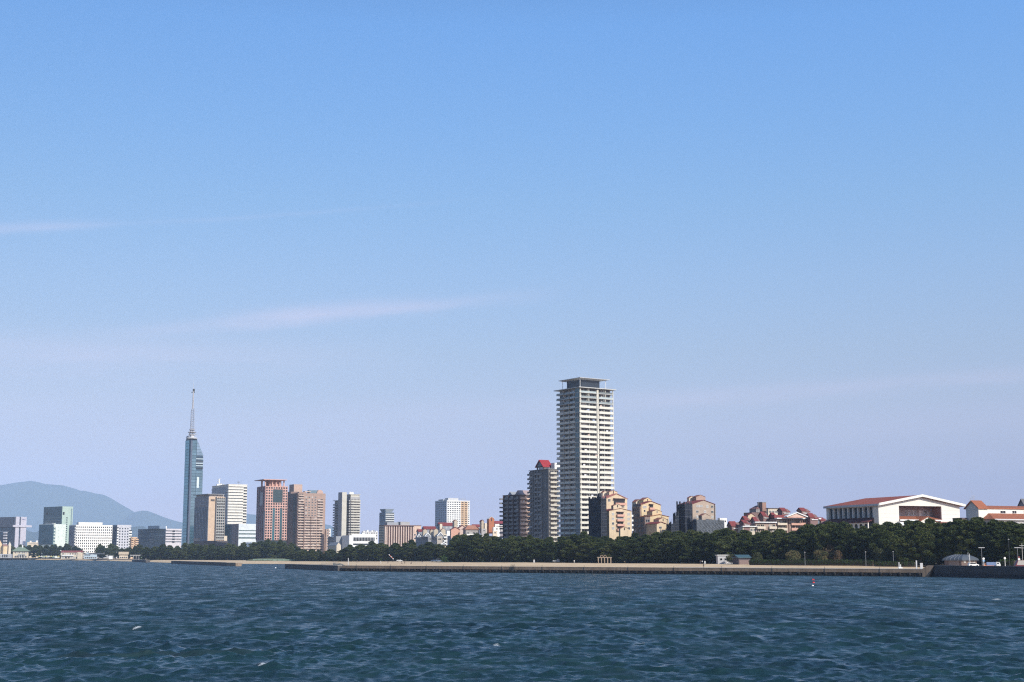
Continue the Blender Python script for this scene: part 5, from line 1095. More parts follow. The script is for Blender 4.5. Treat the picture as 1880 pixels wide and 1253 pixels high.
def slim():
    s = bld('slim_tower', 'pale slim apartment tower with a plain tall slab between two balcony wings', 'apartment tower', 634, 643, 660.5, 912.5, 1480, 34, py=950)
    pc = mat('pale_slim', (.52, .49, .42)); gb = mat('slim_grey', (.36, .35, .34)); a, b, h = s.a, s.b, s.h; s.box('wall', gb); fh = s.z(920)-s.z(924.7); n = int(h/fh)-1; z0 = h-2-n*fh
    s.balconies('R', [(.1, a)], z0, n, fh, 1.5, 1.3, pc, bays=3, ww=.8); s.balconies('L', [(.1, b)], z0, n, fh, 1.5, 1.3, gb, bays=2, ww=.8)
    s.box('crown', pc, .5, a-.3, .5, b, h+.004, h+2.2); s.box('crown_roof', pc, -.3, a+.5, -.3, b, h+2.21, h+2.7)
    MB().lathe([(1.4, 0), (1.4, 2.4), (0, 3)], 10, (a*.25, b*.6, h+2.7)).build('water_tank', whitep, s.root); MB().lathe([(1.2, 0), (1.2, 2.2), (0, 2.8)], 10, (a*.5, b*.6, h+2.7)).build('water_tank', whitep, s.root)
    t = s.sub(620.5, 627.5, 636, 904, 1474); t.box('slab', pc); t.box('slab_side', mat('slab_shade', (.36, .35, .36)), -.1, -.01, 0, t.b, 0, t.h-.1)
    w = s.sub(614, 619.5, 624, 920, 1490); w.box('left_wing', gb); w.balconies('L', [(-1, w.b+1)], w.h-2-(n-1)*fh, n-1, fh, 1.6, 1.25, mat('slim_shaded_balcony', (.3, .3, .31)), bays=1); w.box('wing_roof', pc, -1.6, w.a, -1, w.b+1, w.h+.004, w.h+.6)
    s = bld('white_block', 'long low white block with a glazed upper floor behind the pines', 'block', 628, 641, 690, 983, 1400, 24, py=1000)
    s.box('wall', white); s.place(MB().box(-s.a*.4, s.a*.4, -.2, -.01, 0, 3.4).mesh('ribbon_window', gflat), 'ribbon_window', 'R', s.a*.55, s.h-5.5); 
    for k in range(14): s.place(MB().box(-.1, .1, -.4, -.21, 0, 3.4).mesh('mullion', whitep), 'mullion', 'R', s.a*(.16+.8*k/14), s.h-5.5)
    s.place(MB().box(-s.a*.4, s.a*.4, -.2, -.01, 0, 1.5).mesh('ribbon_window', gflat), 'ribbon_window', 'R', s.a*.55, s.h-9.5)
    s.box('roof_fence', whitep, s.a*.1, s.a, .3, .5, s.h+.004, s.h+1.2); s.box('stair_head', white, s.a*.5, s.a*.6, 2, 6, s.h+.004, s.h+2.6)
    l = s.sub(614, 617, 629, 985, 1420); l.box('side_block', greyc); l.box('side_block_end', white, l.a, l.a+2, 1, 4, 0, l.h); f = s.sub(600, 602, 612, 969, 1500); 
    c = s.sub(603, 618, 626, 1001.5, 1330); c.box('front_house', palecream); c.gable(2.5, 'y', palecream, greyc, ov=.3)
    s = bld('white_house', 'narrow white block left of the slim tower', 'block', 600, 603, 607, 971, 1700, 30, py=985); s.box('wall', white); s.wins('R', .3, s.a-.3, 1, s.h-14, 4, 3.2, 1.2, 1.3)
    s = bld('grey_tower', 'small distant grey blue tower with a flared head', 'tower', 696.5, 707.5, 723.5, 941, 2300, 36, py=960)
    a, b, h = s.a, s.b, s.h; s.box('wall', mat('blue_grey_wall', (.22, .27, .32))); fh = 3.4; s.bands('R', .2, a, h-fh*7-.5, 7, fh, 1.9, mat('pale_band_wall', (.52, .52, .5)), gflat, .5); s.bands('L', .2, b, h-fh*7-.5, 7, fh, 1.4, mat('blue_grey_wall', (.22, .27, .32)), gblue, .4)
    q = MB(); z1 = s.z(935)+.2; q.loft([[(a*.1, b*.1, h), (a*.8, b*.1, h), (a*.8, b*.8, h), (a*.1, b*.8, h)], [(-a*.05, -b*.05, z1), (a*.95, -b*.05, z1), (a*.95, b*.9, z1), (-a*.05, b*.9, z1)]]); q.build('flared_head', mat('flared_grey', (.3, .34, .38)), s.root)
slim()
def striped():
    s = bld('striped_block', 'wide block with pale vertical fins and dark brown stripes', 'block', 696, 705, 772, 965.5, 1450, 26, py=985)
    a, b, h = s.a, s.b, s.h; st = mat('stripe_brown', (.14, .08, .07)); pf = mat('pale_fin', (.56, .43, .36)); s.box('wall', st); x1 = s.sR(758)
    s.box('left_glazing', gblue, -.3, -.01, 0, b, 0, h-.2); n = 12; cw = (x1)/n; fn = MB().box(-cw*.2, cw*.2, -1.3, -.01, 0, h-.8).mesh('fin', pf); gl = MB().box(-cw*.26, cw*.26, -.2, -.01, 0, h-.9).mesh('stripe_window', mat('stripe_window', (.10, .05, .045), rough=.35))
    for i in range(n+1): s.place(fn, 'fin', 'R', max(.9, cw*i), 0)
    for i in range(n): s.place(gl, 'stripe_window', 'R', cw*(i+.5), 0)
    s.box('end_wall', mat('pink_beige_wall', (.60, .44, .34)), x1+.8, a, -1.3, -.01, 0, h); s.place(MB().box(-1.1, 1.1, -.1, -.01, 0, 1.8).mesh('emblem', mat('emblem_beige', (.40, .30, .22))), 'emblem', 'R', s.sR(766), h-4.2, 1.3)
    s.box('roof_edge', mat('roof_edge_brown', (.2, .13, .12)), -.4, a+.3, -1.6, b, h+.004, h+.7); s.box('roof_plant', greyc, s.sR(713), s.sR(734), 4, 12, h+.71, h+3.6); s.box('roof_plant', mat('plant_grey', (.36, .35, .34)), s.sR(737), s.sR(754), 3, 12, h+.71, h+4.2)
    e = s.sub(757, 758.5, 765, 975, 1440); e.wins('R', .4, 3.4, 1, e.h-13, 3, 3.6, 2.2, 1.6)
    s = bld('apartment_tower', 'white apartment tower with a tan corner behind the first red roofs', 'apartment tower', 799.5, 820.5, 862, 920.5, 1980, 32, py=945)
    a, b, h = s.a, s.b, s.h; rows = 14; z0 = h-rows*(s.z(930)-s.z(933.85)); s.box('wall', white); tan = mat('tan_panel', (.55, .38, .24)); x1, x2 = s.sR(845.5), s.sR(858)
    s.grid('R', 0, x1, z0, h, 6, rows, .62, .42, .6, white, gflat); s.grid('R', x1, x2, z0, h, 2, rows, .62, .42, .7, tan, gflat); s.grid('R', x2, a, z0, h, 1, rows, .55, .42, .6, white, gflat)
    s.grid('L', 0, b, z0, h, 6, rows, .62, .42, .6, mat('white_shaded_side', (.55, .57, .62)), gflat)  # left face gets a bluer, darker white, shade painted into the colour
    s.box('parapet', white, -.7, a+.3, -.9, b, h+.004, h+1.2); s.box('roof_house', mat('roof_pale', (.5, .5, .5)), a*.1, a*.55, 3, 12, h+1.21, h+4.6); s.box('roof_house', greyc, 1, 5, b*.4, b*.8, h+1.21, h+3.0)
    q = MB()
    for k in range(5): q.tube((a*.6+k*2.4, 3, h+1.2), (a*.6+k*2.4, 3, h+4.6), .16, n=4)
    q.tube((a*.6, 3, h+4.6), (a*.6+10, 3, h+4.6), .14, n=4); q.tube((a*.6, 3, h+3), (a*.6+10, 3, h+3), .14, n=4); q.build('roof_frame', steel, s.root)
striped()
def clutter():
    s = bld('white_block', 'pale low block with roof clutter between the white block and the grey tower', 'block', 664, 667, 694, 976.5, 1620, 20, py=990); s.box('wall', mat('clutter_white', (.62, .61, .60))); s.wins('R', .5, s.a-.5, 6, s.h-9, 3, 3, 1.6, 1.4)
    for i in range(7): x = s.a*(i+.4)/7; s.box('roof_unit', greyc if i % 2 else white, x-.9, x+.9, 1+i % 3, 4, s.h+.004, s.h+1.0+.5*(i % 3))
    s = bld('grey_block', 'grey block half hidden behind the low white block', 'block', 602, 604, 616, 985.5, 1520, 20, py=1000); s.box('wall', mat('clutter_grey', (.2, .2, .21))); s.wins('R', .5, s.a-.5, 3, s.h-9, 3, 3, 1.3, 1.3)
clutter()
# ---------------------------------------------------------------- red roofed clusters left of the dark brown block
def terraces():
    s = bld('red_roofed_terraces', 'first cluster of stepped terraces with beige turrets and white gables', 'apartment block', 763, 786, 832, 972, 1260, 22, py=985)
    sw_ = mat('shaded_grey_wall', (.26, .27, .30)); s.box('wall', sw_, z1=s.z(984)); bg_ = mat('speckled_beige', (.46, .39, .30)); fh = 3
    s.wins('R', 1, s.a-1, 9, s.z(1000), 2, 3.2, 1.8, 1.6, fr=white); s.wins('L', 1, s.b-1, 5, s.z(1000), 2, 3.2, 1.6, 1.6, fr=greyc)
    def turret(l, c, r, t, D, pk, m=bg_, rm=orangeroof, zb=986): g = s.sub(l, c, r, t, D); g.box('turret', m, z0=g.z(zb)); g.gable(g.z(pk)-g.h, 'y', m, rm, ov=.2, th=.12)
    def roofb(l, c, r, t, D, pk, zb=984, m=sw_, rm=redroof): g = s.sub(l, c, r, t, D); g.box('upper_wall', m, z0=g.z(zb)-1); g.gable(g.z(pk)-g.h, 'x', m, rm, ov=.5, th=.25); return g
    roofb(775, 779, 800, 971.5, 1300, 967); roofb(765, 768.5, 776, 976, 1270, 972.5); g = roofb(803, 807, 832, 965, 1310, 960, 972); g.wins('R', .5, g.a-.5, 3, g.h-3.4, 1, 3, 1.8, 1.4)
    turret(775, 777, 784, 974, 1262, 971.5); turret(788, 790, 795.5, 975, 1262, 972); turret(796, 797, 804.5, 973.5, 1258, 970.8); turret(808, 810, 818, 973.5, 1250, 970.5); turret(806, 807.5, 812, 963, 1290, 961.5, palecream, zb=975)
    turret(830.5, 834, 840, 957.5, 1280, 955, zb=975)
    wf = whitep
    def chevron(l, r, t, pk, D):
        g = s.sub(l-.6, l, r, t, D); q = MB(); z = g.h; k = g.z(pk)-g.h; x0, x1, y = g.ox, g.ox+g.a, g.oy; m = (x0+x1)/2
        for A, B in (((x0, z), (m, z+k)), ((m, z+k), (x1, z))):
            q.add([(A[0], y-1.2, A[1]), (B[0], y-1.2, B[1]), (B[0], y-.8, B[1]), (A[0], y-.8, A[1]), (A[0], y-1.2, A[1]+.9), (B[0], y-1.2, B[1]+.9), (B[0], y-.8, B[1]+.9), (A[0], y-.8, A[1]+.9)], [(0,1,2,3),(7,6,5,4),(0,4,5,1),(1,5,6,2),(2,6,7,3),(3,7,4,0)])
        q.build('white_gable_frame', wf, s.root); MB().gable(x0, x1, y-.7, y+5, z, k, 'y').build('gable', sw_, s.root)
    chevron(779, 790, 986, 979.5, 1250); chevron(802, 814, 985.5, 978.5, 1246); chevron(765, 772, 987, 982, 1255); chevron(808, 820, 1001, 997.5, 1238)
    f = s.sub(801, 802.5, 812, 985, 1240); f.box('front_bay', mat('front_bay_beige', (.42, .37, .31))); f.wins('R', .6, f.a-.4, 1, f.h-9, 2, 4.4, 3, 1.4); 
    f = s.sub(813, 814, 820, 981, 1242); f.box('balcony_bay', palecream); f.balconies('R', [(.1, f.a)], f.h-9.5, 3, 3.1, 1.4, 1.2, white, bays=1)
    s = bld('red_roofed_terraces', 'second cluster of terraces with hipped red roofs and one orange tower', 'apartment block', 822, 828, 922, 976, 1190, 18, py=985)
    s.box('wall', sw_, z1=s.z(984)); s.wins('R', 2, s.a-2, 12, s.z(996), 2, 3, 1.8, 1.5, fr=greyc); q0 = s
    def roofb2(l, c, r, t, D, pk, zb=986, m=palecream, rm=redroof, axis='x'): g = s.sub(l, c, r, t, D); g.box('upper_wall', m, z0=g.z(zb)-1); g.gable(g.z(pk)-g.h, axis, m, rm, ov=.5, th=.25); return g
    roofb2(826, 828, 844, 973, 1190, 968.5, m=salmon, axis='y'); roofb2(838, 841, 857, 971, 1200, 965, axis='y', m=mat('pinkish_wall', (.6, .45, .38)))
    g = s.sub(850, 855, 880, 972.5, 1180); g.box('hip_wall', mat('hip_wall', (.3, .28, .27))); zr = g.z(964.5); q = MB()
    q.loft([[(g.ox-1, g.oy-1, g.h), (g.ox+g.a+1, g.oy-1, g.h), (g.ox+g.a+1, g.oy+10, g.h), (g.ox-1, g.oy+10, g.h)], [(g.ox+3, g.oy+4, zr), (g.ox+g.a-2.5, g.oy+4, zr), (g.ox+g.a-2.5, g.oy+6, zr), (g.ox+3, g.oy+6, zr)]]); q.build('hip_roof', mat('weathered_orange_tile', (.36, .17, .11)), s.root)
    g.balconies('R', [(.5, g.a-.5)], g.h-4.6, 1, 3, 1.2, 1.1, white, bays=4)
    roofb2(866, 868, 880, 967, 1210, 963.5, rm=redroof)
    def tur(l, c, r, t, D, pk, m, rm, zb=980): g = s.sub(l, c, r, t, D); g.box('turret', m, z0=g.z(zb)); g.gable(g.z(pk)-g.h, 'y', m, rm, ov=.3, th=.2); return g
    tur(880.5, 884, 888.5, 957.5, 1180, 955, mat('speckled_beige', (.46, .39, .30)), redroof); g = tur(894, 897.5, 907.5, 953, 1176, 949.2, mat('orange_wall', (.38, .14, .07)), white); g.place(winmesh(.7, 2.4, gdark, darkbrown), 'window', 'R', g.a*.5, g.z(954.5))
    g = s.sub(906, 909, 926, 961, 1186); g.box('rear_terrace', white, z0=g.z(984)); g.gable(g.z(957.2)-g.h, 'x', white, mat('wine_roof', (.24, .05, .06)), ov=.5, th=.25); g.wins('R', 1, g.a-1, 3, g.h-4.2, 1, 3, 2, 1.5)
    for (l, c, r, t, D, m) in ((888, 890, 894, 961, 1170, palecream), (904, 906, 918, 968, 1168, white), (904, 905, 913, 975, 1164, palecream), (883, 884, 893, 971, 1166, mat('stair_grey', (.35, .33, .32))), (914, 916, 926, 970, 1176, mat('shade_mix', (.22, .2, .22)))):
        g = s.sub(l, c, r, t, D); g.box('terrace_step', m, z0=g.z(984)-1)
        if g.a > 3: g.wins('R', .3, g.a-.2, max(1, int(g.a/3)), g.h-2.7, 1, 2.4, 1.5, 1.2)
terraces()
# ---------------------------------------------------------------- far left office blocks
random.seed(31)
def leftblocks():
    s = bld('office_block', 'dark blue glass office with two lavender slabs and a cross bar at the left edge', 'office block', -70, 27.5, 47, 949.5, 2330, 58, py=975)
    a, b, h = s.a, s.b, s.h; db = mat('dark_blue_panel', (.045, .065, .10), rough=.3); s.box('wall', db)
    s.box('left_slab', lav, 0, s.sR(34), -1.2, -.01, 0, h+.5); s.box('right_slab', lav, s.sR(36.8), a, -1.2, -.01, 0, h+.5)
    cb = MB().box(-6, a+10, -2.6, -1.22, s.z(968), s.z(964.3)); cb.build('cross_bar', lav, s.root)
    s.box('upper_cladding', mat('upper_blue_panel', (.07, .085, .12), rough=.3), -1.5, -.01, .5, b, s.z(968), h+.004)
    for k in range(6): s.place(MB().box(-b*.38, b*.38, -.3, -.01, 0, 1.3).mesh('ribbon_window', gblue), 'ribbon_window', 'L', b*.55, s.z(972+k*4.6))
    lt = mat('pale_balcony', (.62, .62, .66))
    for k in range(5): s.place(MB().box(-4.2, 4.2, -1.6, -.31, 0, 2.4).mesh('pale_balcony', lt), 'pale_balcony', 'L', s.sL(11), s.z(979.5+k*5.1))
    cu = bpy.data.curves.new('logo', 'FONT'); cu.body = 'NEC'; cu.size = 2.9; cu.align_x = 'CENTER'; cu.extrude = .05
    to = bpy.data.objects.new('logo', cu); col.objects.link(to); dg = bpy.context.evaluated_depsgraph_get(); me = bpy.data.meshes.new_from_object(to.evaluated_get(dg)); bpy.data.objects.remove(to)
    me.materials.append(mat('logo_blue', (.03, .03, .16))); lo = put(me, 'logo', s.root, (s.sR(42.0), -1.28, s.z(954.9))); lo.rotation_euler = (math.pi/2, 0, 0); lo.scale = (1.5, 1, 1)
    s = bld('office_tower', 'green tall office tower with a dark glass side and pale mint side', 'office tower', 80, 113.5, 133, 930, 2250, 52, py=960)
    a, b, h = s.a, s.b, s.h; s.box('wall', mint); s.box('left_glazing', mat('tower_glazing', (.05, .09, .12), rough=.2), -.6, -.01, .3, b, 0, h-.3)
    for z_, t in ((951.5, 1.0), (957, 1.0), (960, .8)): s.place(MB().box(-b*.42, b*.42, -.8, -.61, 0, t).mesh('ribbon', mat('pale_ribbon', (.14, .2, .22), rough=.3)), 'ribbon', 'L', b*.47, s.z(z_))
    s.place(MB().box(-2.2, 2.2, -.8, -.61, 0, 3.6).mesh('opening', darkm), 'opening', 'L', b*.8, s.z(945)); s.place(MB().box(-1.6, 1.6, -.2, -.01, 0, 4.4).mesh('opening', darkm), 'opening', 'R', s.sR(116), s.z(945.5))
    s.wins('R', s.sR(120.5), s.sR(124), 1, s.z(1000), 13, (s.z(949)-s.z(1000))/13, 3.2, 1.7, g=gflat, fr=mint); s.place(MB().box(-1.1, 1.1, -.2, -.01, 0, h-3).mesh('end_strip', mat('end_shadow', (.2, .27, .27))), 'end_strip', 'R', s.sR(130.5), 0)
    s = bld('office_block', 'blue glass office with a white mint end wall in front of the green tower', 'office block', 71.5, 98, 120.5, 962.5, 2115, 52, py=980)
    a, b, h = s.a, s.b, s.h; s.box('wall', mintw); bg = mat('front_glazing', (.05, .11, .15), rough=.2, rnd=.15); p = MB().box(-b*.058, b*.058, -.5, -.01, .15, 4).mesh('glass_panel', bg)
    for i in range(8):
        for k in range(8): s.place(p, 'glass_panel', 'L', b*(i+.5)/8, s.z(1000)+k*(h-s.z(1000))/8*.97)
    x0 = s.sR(101.5); s.box('corner_strip', mat('corner_green', (.10, .16, .17), rough=.3), 0, x0, -.3, -.01, 0, h-4); s.wins('R', .4, x0-.4, 1, s.z(1000), 7, 4.6, x0*.7, 2.4, g=mat('lit_blind', (.5, .55, .5)), fr=mintw, o=.31)
    for c in (.3, .8): s.wins('R', x0+(a-x0)*c-.8, x0+(a-x0)*c+.8, 1, s.z(1000), 7, 4.6, .8, 1.3, g=mint, fr=mintw)
    s.box('roof_house', greyc, 2, 6, b*.2, b*.7, h+.004, h+1.2)
    s = bld('white_block', 'long white office block with rows of dark square windows', 'office block', 126.5, 138.5, 205.5, 964, 2130, 33, py=985)
    a, b, h = s.a, s.b, s.h; ww_ = mat('grid_white', (.76, .74, .70)); s.box('wall', greyc); rows = 10; z0 = h-1.5-rows*(s.z(970)-s.z(974.95))
    s.grid('R', 0, a, z0, h-1.4, 18, rows, .52, .56, .9, ww_, gflat); s.box('parapet', ww_, -.3, a+.2, -.95, b, h-1.39, h); s.box('left_glazing', mat('left_dark_glazing', (.08, .11, .17), rough=.3), -.3, -.01, 0, b, 0, h-2)
    for i in range(6): s.place(MB().box(-.15, .15, -.6, -.31, 0, h-2).mesh('mullion', greyc), 'mullion', 'L', b*(i+.5)/6, 0)
    s.box('roof_house', ww_, s.sR(144), s.sR(188), 2, 12, h+.004, s.z(959)); s.bands('L', 0, 3, z0, rows, (h-1.5-z0)/rows, 2.2, ww_, gflat, .8, .32)
    s = bld('white_block', 'smaller pale grey block with four rows of small windows beside the long white office', 'office block', 205, 214.5, 240, 964, 2160, 35, py=985)
    a, b, h = s.a, s.b, s.h; pg = mat('pale_grey_panel', (.50, .50, .54)); s.box('wall', pg); s.box('left_glazing', mat('left_dark_glazing', (.08, .11, .17), rough=.3), -.3, -.01, 0, b, 0, h)
    rows = 9; z0 = h-3.6-rows*(s.z(974)-s.z(979)); s.grid('R', 2.2, a-3, z0, h-3.5, 4, rows, .46, .5, .5, pg, gflat); s.bands('R', 0, 2.1, z0, rows, (h-3.6-z0)/rows, 2.3, white, gflat, .7); s.bands('R', a-2.9, a+1.5, z0, rows-1, (h-3.6-z0)/rows, 2.3, white, gflat, .7)
    s.box('parapet', pg, -.2, a+.2, -.55, b, h-3.49, h+.01)
    s = bld('apartment_block', 'little orange apartment block with a dark stair slot in the middle', 'apartment block', 238, 240.5, 253, 986.5, 2020, 35, py=995)
    om = mat('orange_cream', (.62, .42, .27)); s.box('wall', om, z1=s.h-1); s.box('crown', om, 1.2, s.a-1.2, .5, s.b, s.h-1, s.h); s.balconies('R', [(.1, s.a*.38), (s.a*.62, s.a+.6)], s.h-1-6*3, 6, 3, 1.4, 1.5, om, bays=1); s.wins('R', s.a*.4, s.a*.6, 1, s.h-19, 6, 3, 1.2, 2.2, fr=om)
    s = bld('office_block', 'wide dark blue office block with a pale banded end wall', 'office block', 253.5, 304, 333, 971, 2230, 48, py=990)
    a, b, h = s.a, s.b, s.h; s.box('wall', mat('pinkish_white', (.60, .55, .56))); s.box('left_face_sheet', mat('dark_blue_cladding', (.05, .075, .11), rough=.35), -.4, -.01, 0, b, 0, h); fh = s.z(976)-s.z(981)
    for k in range(5):
        s.place(MB().box(-b*.46, b*.46, -.55, -.41, 0, 1.1).mesh('ribbon_window', gblue), 'ribbon_window', 'L', b*.5, h-3-fh*k); s.place(MB().box(-b*.08, b*.08, -.7, -.56, 0, .9).mesh('pale_sill', greyc), 'pale_sill', 'L', b*.5, h-3.8-fh*k)
        s.place(MB().box(-a*.5+.2, -a*.1, -.2, -.01, 0, 1.3).box(a*.08, a*.5-.2, -.2, -.01, 0, 1.3).mesh('ribbon_window', gflat), 'ribbon_window', 'R', a*.5, h-4-fh*k); s.place(MB().box(-a*.09, a*.07, -.25, -.01, 0, 2.4).mesh('stair_window', gflat), 'stair_window', 'R', a*.5, h-4.8-fh*k)
    p = s.sub(271, 292, 304, 965.5, 2235); p.box('roof_house', mat('roofhouse_blue', (.16, .22, .30)), z0=h+.004, z1=p.h); p.box('roof_house_end', white, p.a+.01, p.a+2, .5, p.b, h+.004, p.h-.4)
    s = bld('low_block', 'low cream buildings far behind the green roofed pavilion', 'block', 48, 50, 71, 996, 2500, 10, py=1000); s.box('wall', palecream); s.box('roof_house', white, s.a*.2, s.a*.35, 0, 5, s.h+.004, s.h+2.5); s.box('roof_house', white, s.a*.75, s.a*.9, 0, 5, s.h+.004, s.h+3); s.wins('R', 1, s.a-1, 8, s.h-4, 1, 3, 1.5, 1.2)
leftblocks()
# ---------------------------------------------------------------- pier houses on the far left
def pier():
    D = 2085
    d = thing('pier_deck', 'dark piled deck carrying the pier houses at the left edge', 'pier', (gx(-30, D), D, 0)); x1 = gx(51, D)-gx(-30, D)
    MB().box(-60, x1, -2, 60, 1.9, 2.6).build('deck', darkw, d)
    pl = MB().tube((0, 0, -1), (0, 0, 1.88), .35).mesh('pile', darkm)
    for k in range(22): put(pl, 'pile', d, (x1-1-k*3.2, -1, 0))
    MB().box(-60, x1-.5, 4, 5, -1, 1.88).build('skirt', mat('skirt_dark', (.03, .04, .05)), d)
    s = bld('green_roofed_pavilion', 'cream pavilion with a green hipped roof on the pier', 'pavilion', 19, 24, 52, 1012, 2090, 12, py=1015); s.root.location.z = 2.6; s.zb = 2.6
    h = s.z(1012.5); s.box('wall', palecream, z1=h); s.wins('R', 2, s.a-2, 5, .3, 1, 3.4, 3.0, 2.8); s.wins('R', s.a*.1, s.a*.95, 7, h-3.8, 1, 3.2, 1.8, 1.8)
    q = MB(); zr = s.z(1004.5); q.loft([[(-2, -2, h), (s.a+2, -2, h), (s.a+2, 12, h), (-2, 12, h)], [(6, 4, zr), (s.a*.62, 4, zr), (s.a*.62, 6, zr), (6, 6, zr)]]); q.build('hip_roof', mat('green_roof', (.17, .22, .16)), s.root)
    MB().box(s.a*.55, s.a*.62, 3, 5, zr-1, zr+2.6).build('chimney', white, s.root); s.box('veranda', mat('veranda_shade', (.25, .28, .3)), s.a*.35, s.a*.8, -3.5, -.01, h*.46, h*.56)
    for k in range(5): MB().box(s.a*(.36+.11*k)-.25, s.a*(.36+.11*k)+.25, -3.4, -2.9, 0, h*.46).build('post', white, s.root)
    s = bld('cream_chapel', 'yellow cream chapel like house with a steep red roof at the left edge', 'house', -22, -8, 7, 1006, 2072, 30, py=1010); s.root.location.z = 2.6; s.zb = 2.6; h = s.z(1006)
    ym = mat('chapel_yellow', (.66, .50, .30)); s.box('wall', ym, z1=h); rz = s.z(992.5)-h; s.gable(rz, 'y', ym, orangeroof, z=h, ov=.4, th=.4); s.place(winmesh(1.6, 3, gdark, white), 'window', 'R', s.a*.5, h)
    t = Sub(s.root, s.th, s.org, 2.6, 3, 6, 13.5, 1003, 2067, 1010); t.box('side_wing', ym); t.gable(2.4, 'x', ym, mat('side_roof', (.35, .2, .16)), ov=.4); t.wins('R', .5, t.a-.5, 2, 1, 1, 3, 1.4, 1.6)
    s = bld('domed_turret', 'small white turret with a domed top between the chapel and the pavilion', 'turret', 14.5, 15.5, 20, 1004, 2076, 25, py=1010); s.root.location.z = 2.6; s.zb = 2.6; h = s.z(1003); s.box('wall', palecream, z1=h)
    MB().lathe([(2.2, 0), (2.4, 1), (1.8, 3), (.7, 4.6), (.2, 6.4), (0, 6.6)], 10, (s.a/2, s.b/2, h)).build('dome', mat('dome_cream', (.62, .56, .46)), s.root)
    s = bld('low_house', 'white and grey low arcade below the chapel at the left edge', 'house', -20, -18, 20, 1017, 2062, 6, py=1018); s.root.location.z = 2.6; s.zb = 2.6; h = s.z(1017.5); s.box('wall', mat('arcade_pale', (.45, .45, .47)), z1=h); s.wins('R', 1, s.a-1, 9, .3, 1, h-.6, 2.4, h-1.6, fr=white)
    # parasols
    pm = [mat('yellow_canvas', (.6, .5, .2)), mat('white_canvas', (.7, .68, .6)), mat('greenish_canvas', (.4, .46, .3))]; nm = ['yellow', 'white', 'pale green']
    for k in range(9):
        px = 73+k*4.4; D = 1990-k*6; i = (0, 1, 2, 0, 1, 0, 2, 1, 0)[k]; e = thing('parasol', f'{nm[i]} parasol on the deck left of the long white house, {ORD[k]} in the row', 'parasol', (gx(px, D), D, 2.0), 0, 'parasols on the deck by the far shore')
        MB().lathe([(2.4, 0), (1.3, .8), (.1, 1.4)], 8, (0, 0, 2.7)).build('canopy', pm[i], e); MB().tube((0, 0, 0), (0, 0, 4), .08).build('pole', steel, e)
    s = bld('long_white_house', 'long two storey white house with a red brown roof and balcony on the far shore', 'house', 110, 112, 151, 1014.5, 1890, 8, py=1018)
    h = s.h; s.box('wall', palecream); s.gable(2.0, 'x', palecream, brownroof, ov=.5, th=.3); s.wins('R', 1, s.a-1, 8, h-3.4, 1, 2.8, 2.0, 1.8, fr=white); s.wins('R', 1, s.a-1, 7, .1, 1, 3, 2.8, 2.5, fr=white); s.box('balcony', whitep, s.a*.05, s.a*.6, -1.6, -.01, h*.46, h*.46+1.1); s.box('bay', palecream, s.a*.78, s.a*.95, -1.8, -.02, 0, h+.3)
    s = bld('blue_white_house', 'small pale blue house with a grey gabled roof right of the long white house', 'house', 152, 155, 178, 1018.5, 1850, 14, py=1020); bw = mat('pale_blue_wall', (.42, .5, .56)); s.box('wall', bw); g = s.sub(153, 156, 166, 1018, 1848); g.gable(2.6, 'y', bw, mat('blue_grey_roof', (.2, .25, .28)), ov=.4); s.wins('R', .5, s.a-.5, 6, .2, 1, 2.8, 2, 2, fr=whitep)
    s.box('dark_roof', mat('dark_low_roof', (.08, .09, .11)), s.a*.4, s.a*1.6, 2, 9, s.h+.3, s.h+1.6)
    s = bld('beige_house', 'beige kiosk house among the trees below the pale grey block', 'house', 217, 219, 235, 1013.5, 1800, 12, py=1018); s.box('wall', palecream, z1=s.h*.5); s.box('upper_floor', mat('kiosk_beige', (.5, .42, .32)), -.8, s.a+.8, -1, s.b+.5, s.h*.62, s.h); s.wins('R', .5, s.a-.5, 4, .2, 1, s.h*.4, 2, 2); s.box('glazed_middle', gdark, .4, s.a-.4, .3, s.b-.3, s.h*.5, s.h*.62)
    s = bld('flat_canopy', 'long flat white canopy on thin posts at the end of the beach', 'canopy', 238, 239, 271, 1019.3, 1680, 4, py=1020); s.box('canopy_roof', whitep, z0=s.h-.5, y1=6); s.box('back_wall', mat('back_shade', (.05, .06, .08)), 2, s.a-1, 5, 5.5, 0, s.h-.6)
    for k in range(7): MB().tube((s.a*(.04+.153*k), .4, 0), (s.a*(.04+.153*k), .4, s.h-.51), .12).build('post', whitep, s.root)
    s = bld('white_kiosk', 'tiny white kiosk on the far shore below the tree clump', 'kiosk', 199, 200, 206.5, 1020.5, 1760, 10, py=1021); s.box('wall', whitep); s.box('roof', greyc, -.4, s.a+.4, -.6, s.b+.3, s.h+.004, s.h+.3)
pier()
